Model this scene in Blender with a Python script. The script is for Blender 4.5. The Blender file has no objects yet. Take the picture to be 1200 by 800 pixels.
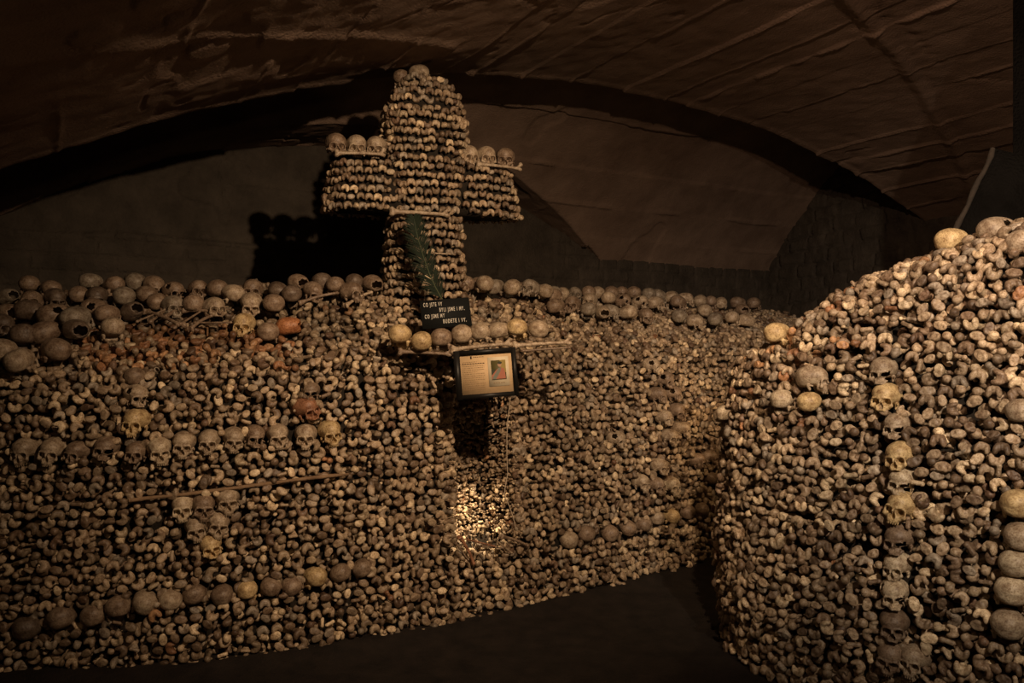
import bpy, math, random
import numpy as np
from mathutils import Matrix, Vector

random.seed(7)
RNG = np.random.default_rng(11)
C = bpy.context.scene.collection
PI = math.pi

# ------------------------------------------------------------------ frame of the place
EYE = 1.91          # camera height
FPX = 950.0         # focal length in pixels of a 1200 px wide frame
HOR = 409.0         # row of the horizon
C30, S30 = math.cos(PI / 6), 0.5

def W(s, t, z):
    """room axes (s along the long bone wall, t into it) -> world, works on arrays"""
    s = np.asarray(s, float); t = np.asarray(t, float); z = np.asarray(z, float)
    s, t, z = np.broadcast_arrays(s, t, z)
    return np.stack([s * C30 - t * S30, s * S30 + t * C30, z], -1)

def proj(P):
    P = np.asarray(P, float)
    return np.stack([600 + FPX * P[..., 0] / P[..., 1], HOR - FPX * (P[..., 2] - EYE) / P[..., 1]], -1)

# ------------------------------------------------------------------ noise
def _hash(i, j, k, seed):
    n = (i * 374761393 + j * 668265263 + k * 2147483647 + seed * 1442695041) & 0xFFFFFFFF
    n = ((n ^ (n >> 13)) * 1274126177) & 0xFFFFFFFF
    n = (n ^ (n >> 16)) & 0xFFFFFFFF
    return n / 4294967295.0

def noise3(x, y, z, seed=0):
    x, y, z = np.broadcast_arrays(np.asarray(x, float), np.asarray(y, float), np.asarray(z, float))
    xi, yi, zi = (np.floor(a).astype(np.int64) for a in (x, y, z))
    fx, fy, fz = x - xi, y - yi, z - zi
    fx, fy, fz = (a * a * (3 - 2 * a) for a in (fx, fy, fz))
    r = 0
    for a in (0, 1):
        for b in (0, 1):
            for c in (0, 1):
                w = (fx if a else 1 - fx) * (fy if b else 1 - fy) * (fz if c else 1 - fz)
                r = r + w * _hash(xi + a, yi + b, zi + c, seed)
    return r * 2 - 1

def fbm(x, y, z, seed=0, octv=4):
    r = 0; a = 1.0; f = 1.0
    for o in range(octv):
        r = r + a * noise3(x * f, y * f, z * f, seed + o * 17)
        a *= .5; f *= 2.03
    return r

def sstep(a, b, x):
    q = np.clip((x - a) / (b - a), 0, 1)
    return q * q * (3 - 2 * q)

# ------------------------------------------------------------------ distance-field modelling
def smin(a, b, k):
    h = np.clip(.5 + .5 * (b - a) / k, 0, 1)
    return b * (1 - h) + a * h - k * h * (1 - h)

def smax(a, b, k):
    return -smin(-a, -b, k)

def ell(P, c, r):
    q = (P - np.array(c)) / np.array(r)
    l = np.linalg.norm(q, axis=-1)
    g = np.linalg.norm(q / np.array(r), axis=-1) + 1e-9
    return l * (l - 1) / g

def cap(P, a, b, r0, r1=None):
    a = np.array(a, float); b = np.array(b, float); r1 = r0 if r1 is None else r1
    d = b - a
    h = np.clip(((P - a) @ d) / (d @ d), 0, 1)
    return np.linalg.norm(P - a - h[..., None] * d, axis=-1) - (r0 + (r1 - r0) * h)

def rbox(P, c, hf, r):
    q = np.abs(P - np.array(c)) - (np.array(hf) - r)
    return np.linalg.norm(np.maximum(q, 0), axis=-1) + np.minimum(q.max(-1), 0) - r

def nets(f, lo, hi, h):
    lo = np.array(lo, float); hi = np.array(hi, float)
    h = np.array([h, h, h], float) if np.isscalar(h) else np.array(h, float)
    n = np.ceil((hi - lo) / h).astype(int) + 1
    ax = [lo[i] + h[i] * np.arange(n[i]) for i in range(3)]
    G = np.stack(np.meshgrid(*ax, indexing='ij'), -1)
    F = f(G.reshape(-1, 3)).reshape(n)
    corners = [(a, b, c) for a in (0, 1) for b in (0, 1) for c in (0, 1)]
    S = {c: F[c[0]:n[0] - 1 + c[0], c[1]:n[1] - 1 + c[1], c[2]:n[2] - 1 + c[2]] for c in corners}
    cnt = sum((S[c] < 0).astype(int) for c in corners)
    mask = (cnt > 0) & (cnt < 8)
    idx = -np.ones(mask.shape, int)
    cells = np.argwhere(mask)
    idx[mask] = np.arange(len(cells))
    acc = np.zeros((len(cells), 3)); num = np.zeros(len(cells))
    for a in corners:
        for k in range(3):
            if a[k] == 0:
                b = list(a); b[k] = 1; b = tuple(b)
                fa, fb = S[a][mask], S[b][mask]
                m = (fa < 0) != (fb < 0)
                t = np.where(m, fa / np.where(m, fa - fb, 1), 0)
                p = np.array(a, float)[None] + t[:, None] * (np.array(b) - np.array(a))[None]
                acc += p * m[:, None]; num += m
    V = lo + (cells + acc / num[:, None]) * h
    quads = []
    for k in range(3):
        u, v = (k + 1) % 3, (k + 2) % 3
        sl0 = [slice(None)] * 3; sl1 = [slice(None)] * 3
        sl0[k] = slice(0, -1); sl1[k] = slice(1, None)
        A = F[tuple(sl0)] < 0; B = F[tuple(sl1)] < 0
        ch = A != B
        e = np.argwhere(ch)
        ok = (e[:, u] > 0) & (e[:, v] > 0) & (e[:, u] < n[u] - 1) & (e[:, v] < n[v] - 1)
        e = e[ok]
        def cell(du, dv):
            q = e.copy(); q[:, u] += du; q[:, v] += dv
            return idx[q[:, 0], q[:, 1], q[:, 2]]
        q = np.stack([cell(-1, -1), cell(0, -1), cell(0, 0), cell(-1, 0)], 1)
        fl = ~A[ch][ok]
        q[fl] = q[fl][:, ::-1]
        quads.append(q)
    Q = np.concatenate(quads)
    return V, Q[(Q >= 0).all(1)]

# ------------------------------------------------------------------ mesh output
def mesh_from(name, V, Q, smooth=True, mats=(), color=None):
    me = bpy.data.meshes.new(name)
    V = np.ascontiguousarray(V, dtype=np.float32); Q = np.ascontiguousarray(Q, dtype=np.int32)
    me.vertices.add(len(V)); me.vertices.foreach_set('co', V.ravel())
    k = Q.shape[1]
    me.loops.add(Q.size); me.loops.foreach_set('vertex_index', Q.ravel())
    me.polygons.add(len(Q))
    me.polygons.foreach_set('loop_start', np.arange(0, Q.size, k, dtype=np.int32))
    me.polygons.foreach_set('loop_total', np.full(len(Q), k, dtype=np.int32))
    if smooth: me.polygons.foreach_set('use_smooth', np.ones(len(Q), dtype=bool))
    if color is not None:
        a = me.color_attributes.new('tint', 'FLOAT_COLOR', 'POINT')
        a.data.foreach_set('color', np.ascontiguousarray(color, dtype=np.float32).ravel())
    for m in mats: me.materials.append(m)
    me.update(); me.validate()
    return me

def link(name, me, parent=None):
    o = bpy.data.objects.new(name, me); C.objects.link(o)
    if parent: o.parent = parent
    return o

def tag(o, label=None, cat=None, group=None, kind=None):
    if label: o['label'] = label
    if cat: o['category'] = cat
    if group: o['group'] = group
    if kind: o['kind'] = kind
    return o

def grid(P):
    n, m = P.shape[:2]
    I = np.arange(n * m).reshape(n, m)
    Q = np.stack([I[:-1, :-1], I[1:, :-1], I[1:, 1:], I[:-1, 1:]], -1).reshape(-1, 4)
    return P.reshape(-1, 3), Q

class MB:
    def __init__(s): s.V = []; s.Q = []; s.n = 0
    def add(s, V, Q):
        s.V.append(np.asarray(V, float)); s.Q.append(np.asarray(Q) + s.n); s.n += len(V); return s
    def box(s, lo, hi):
        x0, y0, z0 = lo; x1, y1, z1 = hi
        V = [(x0, y0, z0), (x1, y0, z0), (x1, y1, z0), (x0, y1, z0), (x0, y0, z1), (x1, y0, z1), (x1, y1, z1), (x0, y1, z1)]
        return s.add(V, [(3, 2, 1, 0), (4, 5, 6, 7), (0, 1, 5, 4), (1, 2, 6, 5), (2, 3, 7, 6), (3, 0, 4, 7)])
    def tube(s, pts, rad, n=8):
        pts = np.asarray(pts, float); rad = np.broadcast_to(rad, len(pts))
        T = np.gradient(pts, axis=0); T /= np.linalg.norm(T, axis=1)[:, None]
        up = np.array([0, 0, 1.]) if abs(T[0, 2]) < .9 else np.array([1., 0, 0])
        A = np.cross(T, up); A /= np.linalg.norm(A, axis=1)[:, None]; B = np.cross(T, A)
        an = np.arange(n) * 2 * PI / n
        R = pts[:, None] + rad[:, None, None] * (np.cos(an)[None, :, None] * A[:, None] + np.sin(an)[None, :, None] * B[:, None])
        m = len(pts); I = np.arange(m * n).reshape(m, n); J = np.roll(I, -1, 1)
        Q = np.stack([I[:-1], I[1:], J[1:], J[:-1]], -1).reshape(-1, 4)
        V = np.concatenate([R.reshape(-1, 3), pts[:1], pts[-1:]])
        c0 = [(m * n, I[0, i], J[0, i], m * n) for i in range(0)]
        cq = []
        for i in range(0, n, 2):
            cq.append((m * n, I[0, i], I[0, (i + 1) % n], I[0, (i + 2) % n]))
            cq.append((m * n + 1, I[-1, (i + 2) % n], I[-1, (i + 1) % n], I[-1, i]))
        return s.add(V, np.concatenate([Q, np.array(cq)]))
    def build(s, name, mat, parent=None, smooth=False):
        me = mesh_from(name, np.concatenate(s.V), np.concatenate(s.Q), smooth, [mat] if mat else [])
        return link(name, me, parent)

# ------------------------------------------------------------------ materials
def new_mat(name):
    m = bpy.data.materials.new(name); m.use_nodes = True
    nt = m.node_tree; b = nt.nodes['Principled BSDF']
    return m, nt, b

def N(nt, typ, **kw):
    n = nt.nodes.new(typ)
    for k, v in kw.items(): setattr(n, k, v)
    return n

def bone_material(name, source):
    m, nt, b = new_mat(name)
    L = nt.links.new
    if source == 'object':
        src = N(nt, 'ShaderNodeObjectInfo').outputs['Color']
    else:
        at = N(nt, 'ShaderNodeAttribute', attribute_name='tint'); src = at.outputs['Color']
    geo = N(nt, 'ShaderNodeNewGeometry')
    n1 = N(nt, 'ShaderNodeTexNoise'); n1.inputs['Scale'].default_value = 26; n1.inputs['Detail'].default_value = 5
    n1.inputs['Roughness'].default_value = .65
    L(geo.outputs['Position'], n1.inputs['Vector'])
    r = N(nt, 'ShaderNodeValToRGB')
    r.color_ramp.elements[0].position = .33; r.color_ramp.elements[0].color = (.36, .27, .20, 1)
    r.color_ramp.elements[1].position = .62; r.color_ramp.elements[1].color = (1.08, 1.06, 1.0, 1)
    L(n1.outputs['Fac'], r.inputs['Fac'])
    mx = N(nt, 'ShaderNodeMix', data_type='RGBA', blend_type='MULTIPLY'); mx.inputs[0].default_value = .85
    L(src, mx.inputs[6]); L(r.outputs['Color'], mx.inputs[7])
    n2 = N(nt, 'ShaderNodeTexNoise'); n2.inputs['Scale'].default_value = 120; n2.inputs['Detail'].default_value = 4
    L(geo.outputs['Position'], n2.inputs['Vector'])
    r2 = N(nt, 'ShaderNodeValToRGB')
    r2.color_ramp.elements[0].position = .36; r2.color_ramp.elements[0].color = (.45, .37, .3, 1)
    r2.color_ramp.elements[1].position = .5; r2.color_ramp.elements[1].color = (1, 1, 1, 1)
    L(n2.outputs['Fac'], r2.inputs['Fac'])
    mx2 = N(nt, 'ShaderNodeMix', data_type='RGBA', blend_type='MULTIPLY'); mx2.inputs[0].default_value = .7
    L(mx.outputs[2], mx2.inputs[6]); L(r2.outputs['Color'], mx2.inputs[7])
    L(mx2.outputs[2], b.inputs['Base Color'])
    b.inputs['Roughness'].default_value = .50
    b.inputs['Specular IOR Level'].default_value = .5
    bp = N(nt, 'ShaderNodeBump'); bp.inputs['Strength'].default_value = .5; bp.inputs['Distance'].default_value = .004
    L(n2.outputs['Fac'], bp.inputs['Height']); L(bp.outputs['Normal'], b.inputs['Normal'])
    return m

def rough_material(name, c0, c1, scale=3, bump=.01, rough=.9, fine=60):
    m, nt, b = new_mat(name); L = nt.links.new
    geo = N(nt, 'ShaderNodeNewGeometry')
    n1 = N(nt, 'ShaderNodeTexNoise'); n1.inputs['Scale'].default_value = scale; n1.inputs['Detail'].default_value = 8
    n1.inputs['Roughness'].default_value = .65
    L(geo.outputs['Position'], n1.inputs['Vector'])
    r = N(nt, 'ShaderNodeValToRGB')
    r.color_ramp.elements[0].position = .3; r.color_ramp.elements[0].color = (*c0, 1)
    r.color_ramp.elements[1].position = .7; r.color_ramp.elements[1].color = (*c1, 1)
    L(n1.outputs['Fac'], r.inputs['Fac']); L(r.outputs['Color'], b.inputs['Base Color'])
    n2 = N(nt, 'ShaderNodeTexNoise'); n2.inputs['Scale'].default_value = fine; n2.inputs['Detail'].default_value = 6
    L(geo.outputs['Position'], n2.inputs['Vector'])
    bp = N(nt, 'ShaderNodeBump'); bp.inputs['Strength'].default_value = .8; bp.inputs['Distance'].default_value = bump
    L(n2.outputs['Fac'], bp.inputs['Height']); L(bp.outputs['Normal'], b.inputs['Normal'])
    b.inputs['Roughness'].default_value = rough; b.inputs['Specular IOR Level'].default_value = .2
    return m

def plain(name, c, rough=.6, spec=.3, metal=0):
    m, nt, b = new_mat(name); L = nt.links.new
    n1 = N(nt, 'ShaderNodeTexNoise'); n1.inputs['Scale'].default_value = 40
    geo = N(nt, 'ShaderNodeNewGeometry'); L(geo.outputs['Position'], n1.inputs['Vector'])
    mx = N(nt, 'ShaderNodeMix', data_type='RGBA')
    mx.inputs[6].default_value = (c[0] * .85, c[1] * .85, c[2] * .85, 1); mx.inputs[7].default_value = (c[0] * 1.12, c[1] * 1.12, c[2] * 1.12, 1)
    L(n1.outputs['Fac'], mx.inputs[0]); L(mx.outputs[2], b.inputs['Base Color'])
    b.inputs['Roughness'].default_value = rough; b.inputs['Specular IOR Level'].default_value = spec
    b.inputs['Metallic'].default_value = metal
    return m

M_BONE = bone_material('bone', 'object')
M_MASS = bone_material('bone_mass', 'attr')
M_CEIL = rough_material('board_marked_plaster', (.17, .115, .085), (.29, .205, .155), 2.2, .012)
M_STONE = rough_material('old_rubble_stone', (.042, .035, .028), (.090, .074, .058), 3.5, .02, fine=40)
M_FLOOR = rough_material('dark_earth', (.010, .008, .007), (.027, .020, .016), 6, .012, fine=90)
M_DARK = rough_material('shade_black', (.005, .0045, .004), (.010, .009, .008), 3, .01, rough=1)  # the unlit pier's shade put into its colour; also the board's own black
M_DARK.node_tree.nodes['Principled BSDF'].inputs['Specular IOR Level'].default_value = 0
M_GAP_SHADE = rough_material('gap_shade', (.010, .008, .006), (.026, .02, .015), 20, .01)  # backing of the piles: shade in the gaps painted as a near-black colour
M_WOOD = rough_material('weathered_wood', (.16, .10, .06), (.30, .20, .12), 14, .006)
M_DWOOD = rough_material('blackened_wood', (.02, .016, .013), (.05, .038, .028), 10, .006)
M_BLACK = plain('black_paint', (.012, .011, .010), .45)
M_PLATE = plain('black_plaque', (.012, .013, .013), .7, .1)
M_PAPER = plain('yellowed_paper', (.62, .44, .25), .7)
M_WHITE = plain('pale_mount', (.72, .62, .44), .7)
M_INK = plain('ink', (.30, .19, .10), .8)
M_DINK = plain('dark_ink', (.05, .03, .02), .8)
M_LETTER = plain('pale_lettering', (.55, .52, .45), .6)
M_FROND = plain('dried_palm', (.013, .021, .012), .7, .15)
M_CORD = plain('pale_cord', (.42, .34, .25), .6)

# ------------------------------------------------------------------ bone templates (each end-on: +Z comes out of the pile)
def bone_sdf(kind, seed):
    def f(P):
        n = noise3(P[:, 0] * 70, P[:, 1] * 70, P[:, 2] * 70, seed) * .0014 + noise3(P[:, 0] * 160, P[:, 1] * 160, P[:, 2] * 160, seed + 5) * .0006
        if kind == 'condyle':
            d = cap(P, (0, 0, -.4), (0, 0, -.05), .014, .016)
            d = smin(d, cap(P, (0, 0, -.055), (0, -.002, -.03), .019, .023), .012)
            sp = .004
            for s in (-1, 1):
                Q = P - np.array([s * .0215, .005, -.021])
                an = s * .22
                Q = np.stack([Q[:, 0] * math.cos(an) - Q[:, 1] * math.sin(an), Q[:, 0] * math.sin(an) + Q[:, 1] * math.cos(an), Q[:, 2]], 1)
                d = smin(d, ell(Q, (0, 0, 0), (.0145, .029, .021)), .005)
            d = smin(d, ell(P, (0, -.016, -.025), (.024, .013, .018)), .008)
            d = smax(d, -cap(P, (0, .026, .01), (0, .020, -.05), .0095), .005)
        elif kind == 'head':
            d = ell(P, (0, 0, -.0235), (.0235, .0235, .0235))
            d = smin(d, cap(P, (.002, 0, -.03), (.03, 0, -.07), .014, .016), .006)
            d = smin(d, ell(P, (.042, .003, -.052), (.017, .019, .020)), .010)
            d = smin(d, cap(P, (.034, 0, -.4), (.034, 0, -.08), .0135, .016), .012)
            d = smax(d, -ell(P, (.003, .004, .001), (.004, .004, .003)), .003)
        elif kind == 'plateau':
            r = np.hypot(P[:, 0] / .036, P[:, 1] / .0245)
            dd = (r - 1) * .026
            d = smax(dd, smax(P[:, 2] + .003, -.024 - P[:, 2], .01), .009)
            for s in (-1, 1): d = smax(d, -ell(P, (s * .017, .001, .006), (.014, .017, .012)), .004)
            d = smax(d, -cap(P, (0, .034, .01), (0, .030, -.04), .011), .006)
            d = smin(d, cap(P, (0, -.001, -.03), (0, -.002, -.06), .022, .014), .014)
            d = smin(d, cap(P, (0, -.002, -.4), (0, -.002, -.05), .0125, .0145), .008)
        elif kind == 'round':
            d = ell(P, (0, 0, -.020), (.0235, .0215, .0205))
            d = smin(d, ell(P, (.021, .008, -.028), (.010, .012, .014)), .005)
            d = smin(d, ell(P, (.016, -.016, -.029), (.008, .009, .014)), .005)
            d = smin(d, cap(P, (.004, 0, -.4), (.004, 0, -.035), .0115, .017), .012)
        elif kind == 'spool':
            d = cap(P, (-.022, 0, -.013), (.024, 0, -.013), .0105, .012)
            d = smin(d, ell(P, (-.019, -.002, -.012), (.011, .013, .013)), .004)
            d = smax(d, -cap(P, (.004, -.03, .004), (.004, .03, .004), .008), .005)
            d = smin(d, ell(P, (0, 0, -.034), (.027, .010, .024)), .008)
            d = smin(d, cap(P, (0, 0, -.4), (0, 0, -.05), .010, .012), .014)
        elif kind == 'knob':
            d = ell(P, (0, 0, -.013), (.0135, .0115, .0135))
            d = smin(d, cap(P, (0, 0, -.4), (0, 0, -.02), .0065, .008), .008)
        return d + n
    return f

KINDS = {  # lo/hi x,y ; apparent width, height
    'condyle': ((-.044, -.038), (.044, .042), .078, .058),
    'head': ((-.032, -.032), (.066, .032), .080, .050),
    'plateau': ((-.044, -.032), (.044, .032), .075, .050),
    'round': ((-.030, -.030), (.040, .030), .054, .046),
    'spool': ((-.042, -.024), (.044, .024), .066, .026),
    'knob': ((-.018, -.018), (.018, .018), .028, .026),
}
def template(kind, seed, h, stretch, cut=-.086):
    lo, hi, w, hh = KINDS[kind]
    V, Q = nets(bone_sdf(kind, seed), (lo[0] - h, lo[1] - h, cut), (hi[0] + h, hi[1] + h, .012 + h), (h, h, h))
    zc = cut + h * 1.8
    V[:, 2] = np.where(V[:, 2] > zc, V[:, 2], zc + (V[:, 2] - zc) * stretch)
    return V, Q

FAR = {k: [template(k, s, .0082 if k != 'knob' else .0062, 5, -.064) for s in (1, 2, 3)] for k in KINDS}
MID = {k: [template(k, s, .0060, 5, -.068) for s in (1, 2, 3)] for k in KINDS}
NEAR = {k: [template(k, s, .0034, 13) for s in (1, 2, 3, 4)] for k in ('condyle', 'head', 'plateau', 'round', 'spool')}

def long_bone_sdf(P):
    """a whole thigh bone lying along X, 42 cm"""
    n = noise3(P[:, 0] * 60, P[:, 1] * 60, P[:, 2] * 60, 4) * .0012
    bow = .012 * (1 - (P[:, 0] / .2) ** 2)
    Q = P.copy(); Q[:, 2] = Q[:, 2] - bow
    d = cap(Q, (-.19, 0, 0), (.17, 0, 0), .0145, .0125)
    d = smin(d, cap(Q, (-.15, 0, 0), (-.195, 0, 0), .012, .023), .014)
    for s in (-1, 1): d = smin(d, ell(Q, (-.203, s * .020, 0), (.020, .014, .026)), .006)
    d = smin(d, cap(Q, (.165, 0, 0), (.198, .032, 0), .013), .008)
    d = smin(d, ell(Q, (.205, .040, 0), (.022, .022, .022)), .004)
    d = smin(d, ell(Q, (.196, -.006, 0), (.022, .016, .016)), .008)
    return d + n
LB_V, LB_Q = nets(long_bone_sdf, (-.235, -.045, -.045), (.24, .07, .045), (.0065, .0048, .0048))

def rib_like_sdf(P):
    """a thinner lower-arm or lower-leg bone along X, 34 cm"""
    n = noise3(P[:, 0] * 60, P[:, 1] * 60, P[:, 2] * 60, 8) * .001
    d = cap(P, (-.16, 0, 0), (.16, 0, 0), .0085, .0075)
    d = smin(d, ell(P, (-.165, 0, 0), (.016, .014, .013)), .012)
    d = smin(d, ell(P, (.165, 0, .001), (.014, .011, .010)), .010)
    return d + n
TB_V, TB_Q = nets(rib_like_sdf, (-.19, -.02, -.02), (.19, .02, .02), (.006, .0038, .0038))

# ------------------------------------------------------------------ skulls
def skull_sdf(var):
    def f(Pm):
        P = Pm * 100.0
        P = P + np.array([0, 0, 7.0])
        X = P.copy(); X[:, 0] = np.abs(X[:, 0])
        wide = {0: 1.0, 1: 1.0, 2: .97, 3: 1.0, 4: 1.02}[var]
        d = ell(X, (0, -1.8, 8.6), (7.0 * wide, 8.6, 6.2))
        d = smin(d, ell(X, (0, 2.6, 8.6), (5.7 * wide, 5.6, 5.0)), 2.2)
        d = smin(d, ell(X, (3.6, -3.2, 8.0), (3.4, 4.4, 4.4)), 2.0)
        d = smin(d, ell(X, (0, -4.6, 5.2), (5.2, 4.6, 3.6)), 1.6)
        d = smax(d, -ell(X, (9.0, 4.6, 5.4), (3.4, 3.6, 4.2)), 1.0)          # temples
        d = smax(d, 2.3 - P[:, 2] + .10 * P[:, 1], 1.6)                           # base
        if var != 3:
            d = smin(d, rbox(X, (0, 5.0, 3.2), (4.3, 2.4, 3.0), 1.6), 1.0)
            d = smin(d, cap(X, (0.6, 7.65, 6.75), (4.2, 6.8, 6.65), .85, .7), .6)  # brow
            d = smin(d, cap(X, (4.75, 6.3, 6.0), (5.0, 6.1, 3.2), .62, .75), .5)
            d = smin(d, ell(X, (4.75, 6.1, 2.6), (1.35, 1.2, 1.15)), .6)           # cheekbone
            d = smin(d, cap(X, (5.2, 5.6, 2.6), (6.5, 1.6, 3.0), .5, .42), .4)     # arch
            d = smin(d, cap(X, (6.5, 1.6, 3.0), (6.2, -.6, 3.4), .42, .6), .4)
            d = smin(d, rbox(X, (0, 6.4, .9), (2.7, 2.1, 2.0), 1.3), .9)           # upper jaw
            d = smin(d, cap(X, (0, 7.9, 6.0), (0, 8.9, 4.2), .62, .45), .45)       # nose bone
            d = smin(d, cap(X, (1.1, 7.6, 4.4), (1.9, 7.6, 2.2), .45, .6), .5)
            d = smin(d, cap(X, (5.5, -1.2, 3.0), (5.2, -.6, .9), 1.15, .75), .7)   # mastoid
            if var in (0, 2):
                for i in range(7):                                                 # teeth
                    a = -1.25 + i * 2.5 / 6
                    for sx in (1,):
                        tx, ty = 2.75 * math.sin(a), 5.2 + 2.9 * math.cos(a)
                        d = smin(d, cap(P, (tx, ty, -.6), (tx, ty + .1, -1.7), .40, .34), .15)
            else:
                d = smax(d, (.1 + .5 * noise3(P[:, 0] * .9, P[:, 1] * .9, 0, 3)) - P[:, 2] - .06 * P[:, 1], .2)
            d = smax(d, -ell(X, (3.05, 8.2, 4.55), (2.15, 4.0, 1.95)), .35)        # eye sockets
            d = smax(d, -cap(X, (2.9, 6.8, 4.5), (1.9, 3.0, 4.5), 1.6, .9), .3)
            d = smax(d, -ell(X, (0.65, 8.6, 1.95), (.95, 4.2, 1.35)), .2)           # nasal opening
            d = smax(d, -ell(X, (0.0, 8.6, 2.7), (.85, 4.0, 1.7)), .2)
            d = smax(d, -ell(X, (0, 2.5, -1.4), (2.0, 4.6, 2.0)), .5)              # palate
            d = smax(d, -ell(X, (6.0, 3.6, 2.6), (.85, 2.2, 1.5)), .4)
        else:
            d = smax(d, (P[:, 1] - 6.2) + .7 * noise3(P[:, 0] * .7, 0, P[:, 2] * .7, 9), .4)
            inner = smin(ell(X, (0, -1.8, 8.4), (6.4, 8.0, 5.6)), ell(X, (0, 2.6, 8.4), (5.1, 5.0, 4.4)), 2.0)
            d = smax(d, -inner, .2)
        if var == 4:  # broken open side and lost face
            inner = smin(ell(X, (0, -1.8, 8.4), (6.4, 8.0, 5.6)), ell(X, (0, 2.6, 8.4), (5.1, 5.0, 4.4)), 2.0)
            d = smax(d, -inner, .2)
            d = smax(d, -(ell(P, (-4.5, 6.5, 3.2), (4.4, 4.5, 3.6)) + .9 * noise3(P[:, 0] * .8, P[:, 1] * .8, P[:, 2] * .8, 31)), .25)
            d = smax(d, -(ell(P, (5.5, 2.0, 10.5), (2.0, 2.6, 2.4)) + .8 * noise3(P[:, 0] * .9, P[:, 1] * .9, P[:, 2] * .9, 32)), .2)
        # seams and wear
        d = d + .07 * noise3(P[:, 0] * 1.1, P[:, 1] * 1.1, P[:, 2] * 1.1, 21 + var) + .035 * noise3(P[:, 0] * 3, P[:, 1] * 3, P[:, 2] * 3, 22)
        seam = np.abs(P[:, 1] - 3.0 + .25 * np.sin(P[:, 0] * 5)) * (P[:, 2] > 8)
        d = d + .10 * np.exp(-(seam / .22) ** 2) * (P[:, 2] > 8)
        seam2 = np.abs(P[:, 0] + .22 * np.sin(P[:, 1] * 6))
        d = d + .10 * np.exp(-(seam2 / .22) ** 2) * ((P[:, 1] < 3) & (P[:, 2] > 6))
        return d / 100.0
    return f

SK_H = .0031
SKULLS = []
for var in range(5):
    V, Q = nets(skull_sdf(var), (-.086, -.118, -.100), (.086, .104, .090), SK_H)
    SKULLS.append(mesh_from('skull', V, Q, True, [M_BONE]))

def rot_from(n, up=(0, 0, 1)):
    """matrix whose local +Y is n and local +Z as near as possible to up"""
    y = np.array(n, float); y /= np.linalg.norm(y)
    z = np.array(up, float) - y * np.dot(up, y)
    if np.linalg.norm(z) < 1e-3: z = np.array([0, 1., 0])
    z /= np.linalg.norm(z); x = np.cross(y, z)
    return np.stack([x, y, z], 1)

TONES = {
    'pale': (.60, .51, .38), 'yellowish': (.62, .48, .27), 'tan': (.44, .36, .27), 'brown': (.28, .21, .155),
    'dark brown': (.17, .13, .10), 'reddish': (.34, .17, .10), 'orange': (.50, .22, .10), 'grey': (.30, .26, .21),
}
SKULL_SITES = []   # world centre, radius : bones keep clear of these
def place_skull(var, centre, R, scale, tone, label, group):
    o = link('skull', SKULLS[var])
    M = Matrix([[*(R[i] * scale), centre[i]] for i in range(3)] + [[0, 0, 0, 1]])
    o.matrix_world = M
    k = random.uniform(.88, 1.12)
    c = TONES[tone]; o.color = (min(c[0] * k, 1), min(c[1] * k, 1), min(c[2] * k, 1), 1)
    tag(o, label, 'skull', group)
    SKULL_SITES.append((np.array(centre, float), .078 * scale))
    return o

# ------------------------------------------------------------------ left bone wall surface  S(s, v)
FS = np.array([-2.4, -1.2, -.087, .49, 1.11, 1.6, 2.66, 3.67, 4.91, 7.0, 9.2])
FT = np.array([6.9, 6.1, 5.47, 5.2, 5.06, 4.97, 5.02, 5.16, 5.31, 5.6, 6.0])
ZS = np.array([-2.4, 0, 1.5, 2.5, 3.5, 5, 9.2]); ZV = np.array([1.80, 1.82, 1.87, 1.95, 2.0, 2.07, 2.1])
AS = np.array([-2.4, 1.1, 1.9, 3.3, 4.2, 9.2]); AV = np.radians([19, 22, 40, 40, 22, 17])
def smooth_interp(x, xs, ys):
    r = 0
    for d in (-.35, -.18, 0, .18, .35): r = r + np.interp(x + d, xs, ys)
    return r / 5
def niche(s, z):
    q = np.sqrt(((s - 2.76) / .27) ** 2 + 0 * z)
    side = 1 - sstep(.55, 1.05, q)
    vert = sstep(.50, .56, z) * (1 - sstep(1.25, 1.62, z))
    return .36 * side * vert
def S_left(s, v):
    s = np.asarray(s, float); v = np.asarray(v, float)
    T = smooth_interp(s, FS, FT); zf = smooth_interp(s, ZS, ZV); a = smooth_interp(s, AS, AV)
    zmax = 2.36 + .06 * noise3(s * .8, 3.3, 0, 5)
    lean = .11
    e = .16
    w = v - zf
    # soft corner between face and slope: blend of directions integrated in closed form
    k = .10
    wp = k * np.logaddexp(0, w / k)
    zc = v - wp; run = wp
    z = zc + run * np.sin(a)
    over = np.maximum(z - zmax, 0)
    tt = T + lean * zc + run * np.cos(a) + over * .6
    z = z - over * .97
    tt = np.where(tt > 8.2, 8.2 + .25 * np.tanh((tt - 8.2) / .25), tt)
    tt = tt + .035 * noise3(s * 2.1, v * 2.3, 0, 12) + .02 * noise3(s * 5, v * 5, 0, 13)
    tt = tt + niche(s, z) - .03 * np.exp(-((z - .1) / .25) ** 2)
    return W(s, tt, z)

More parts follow.
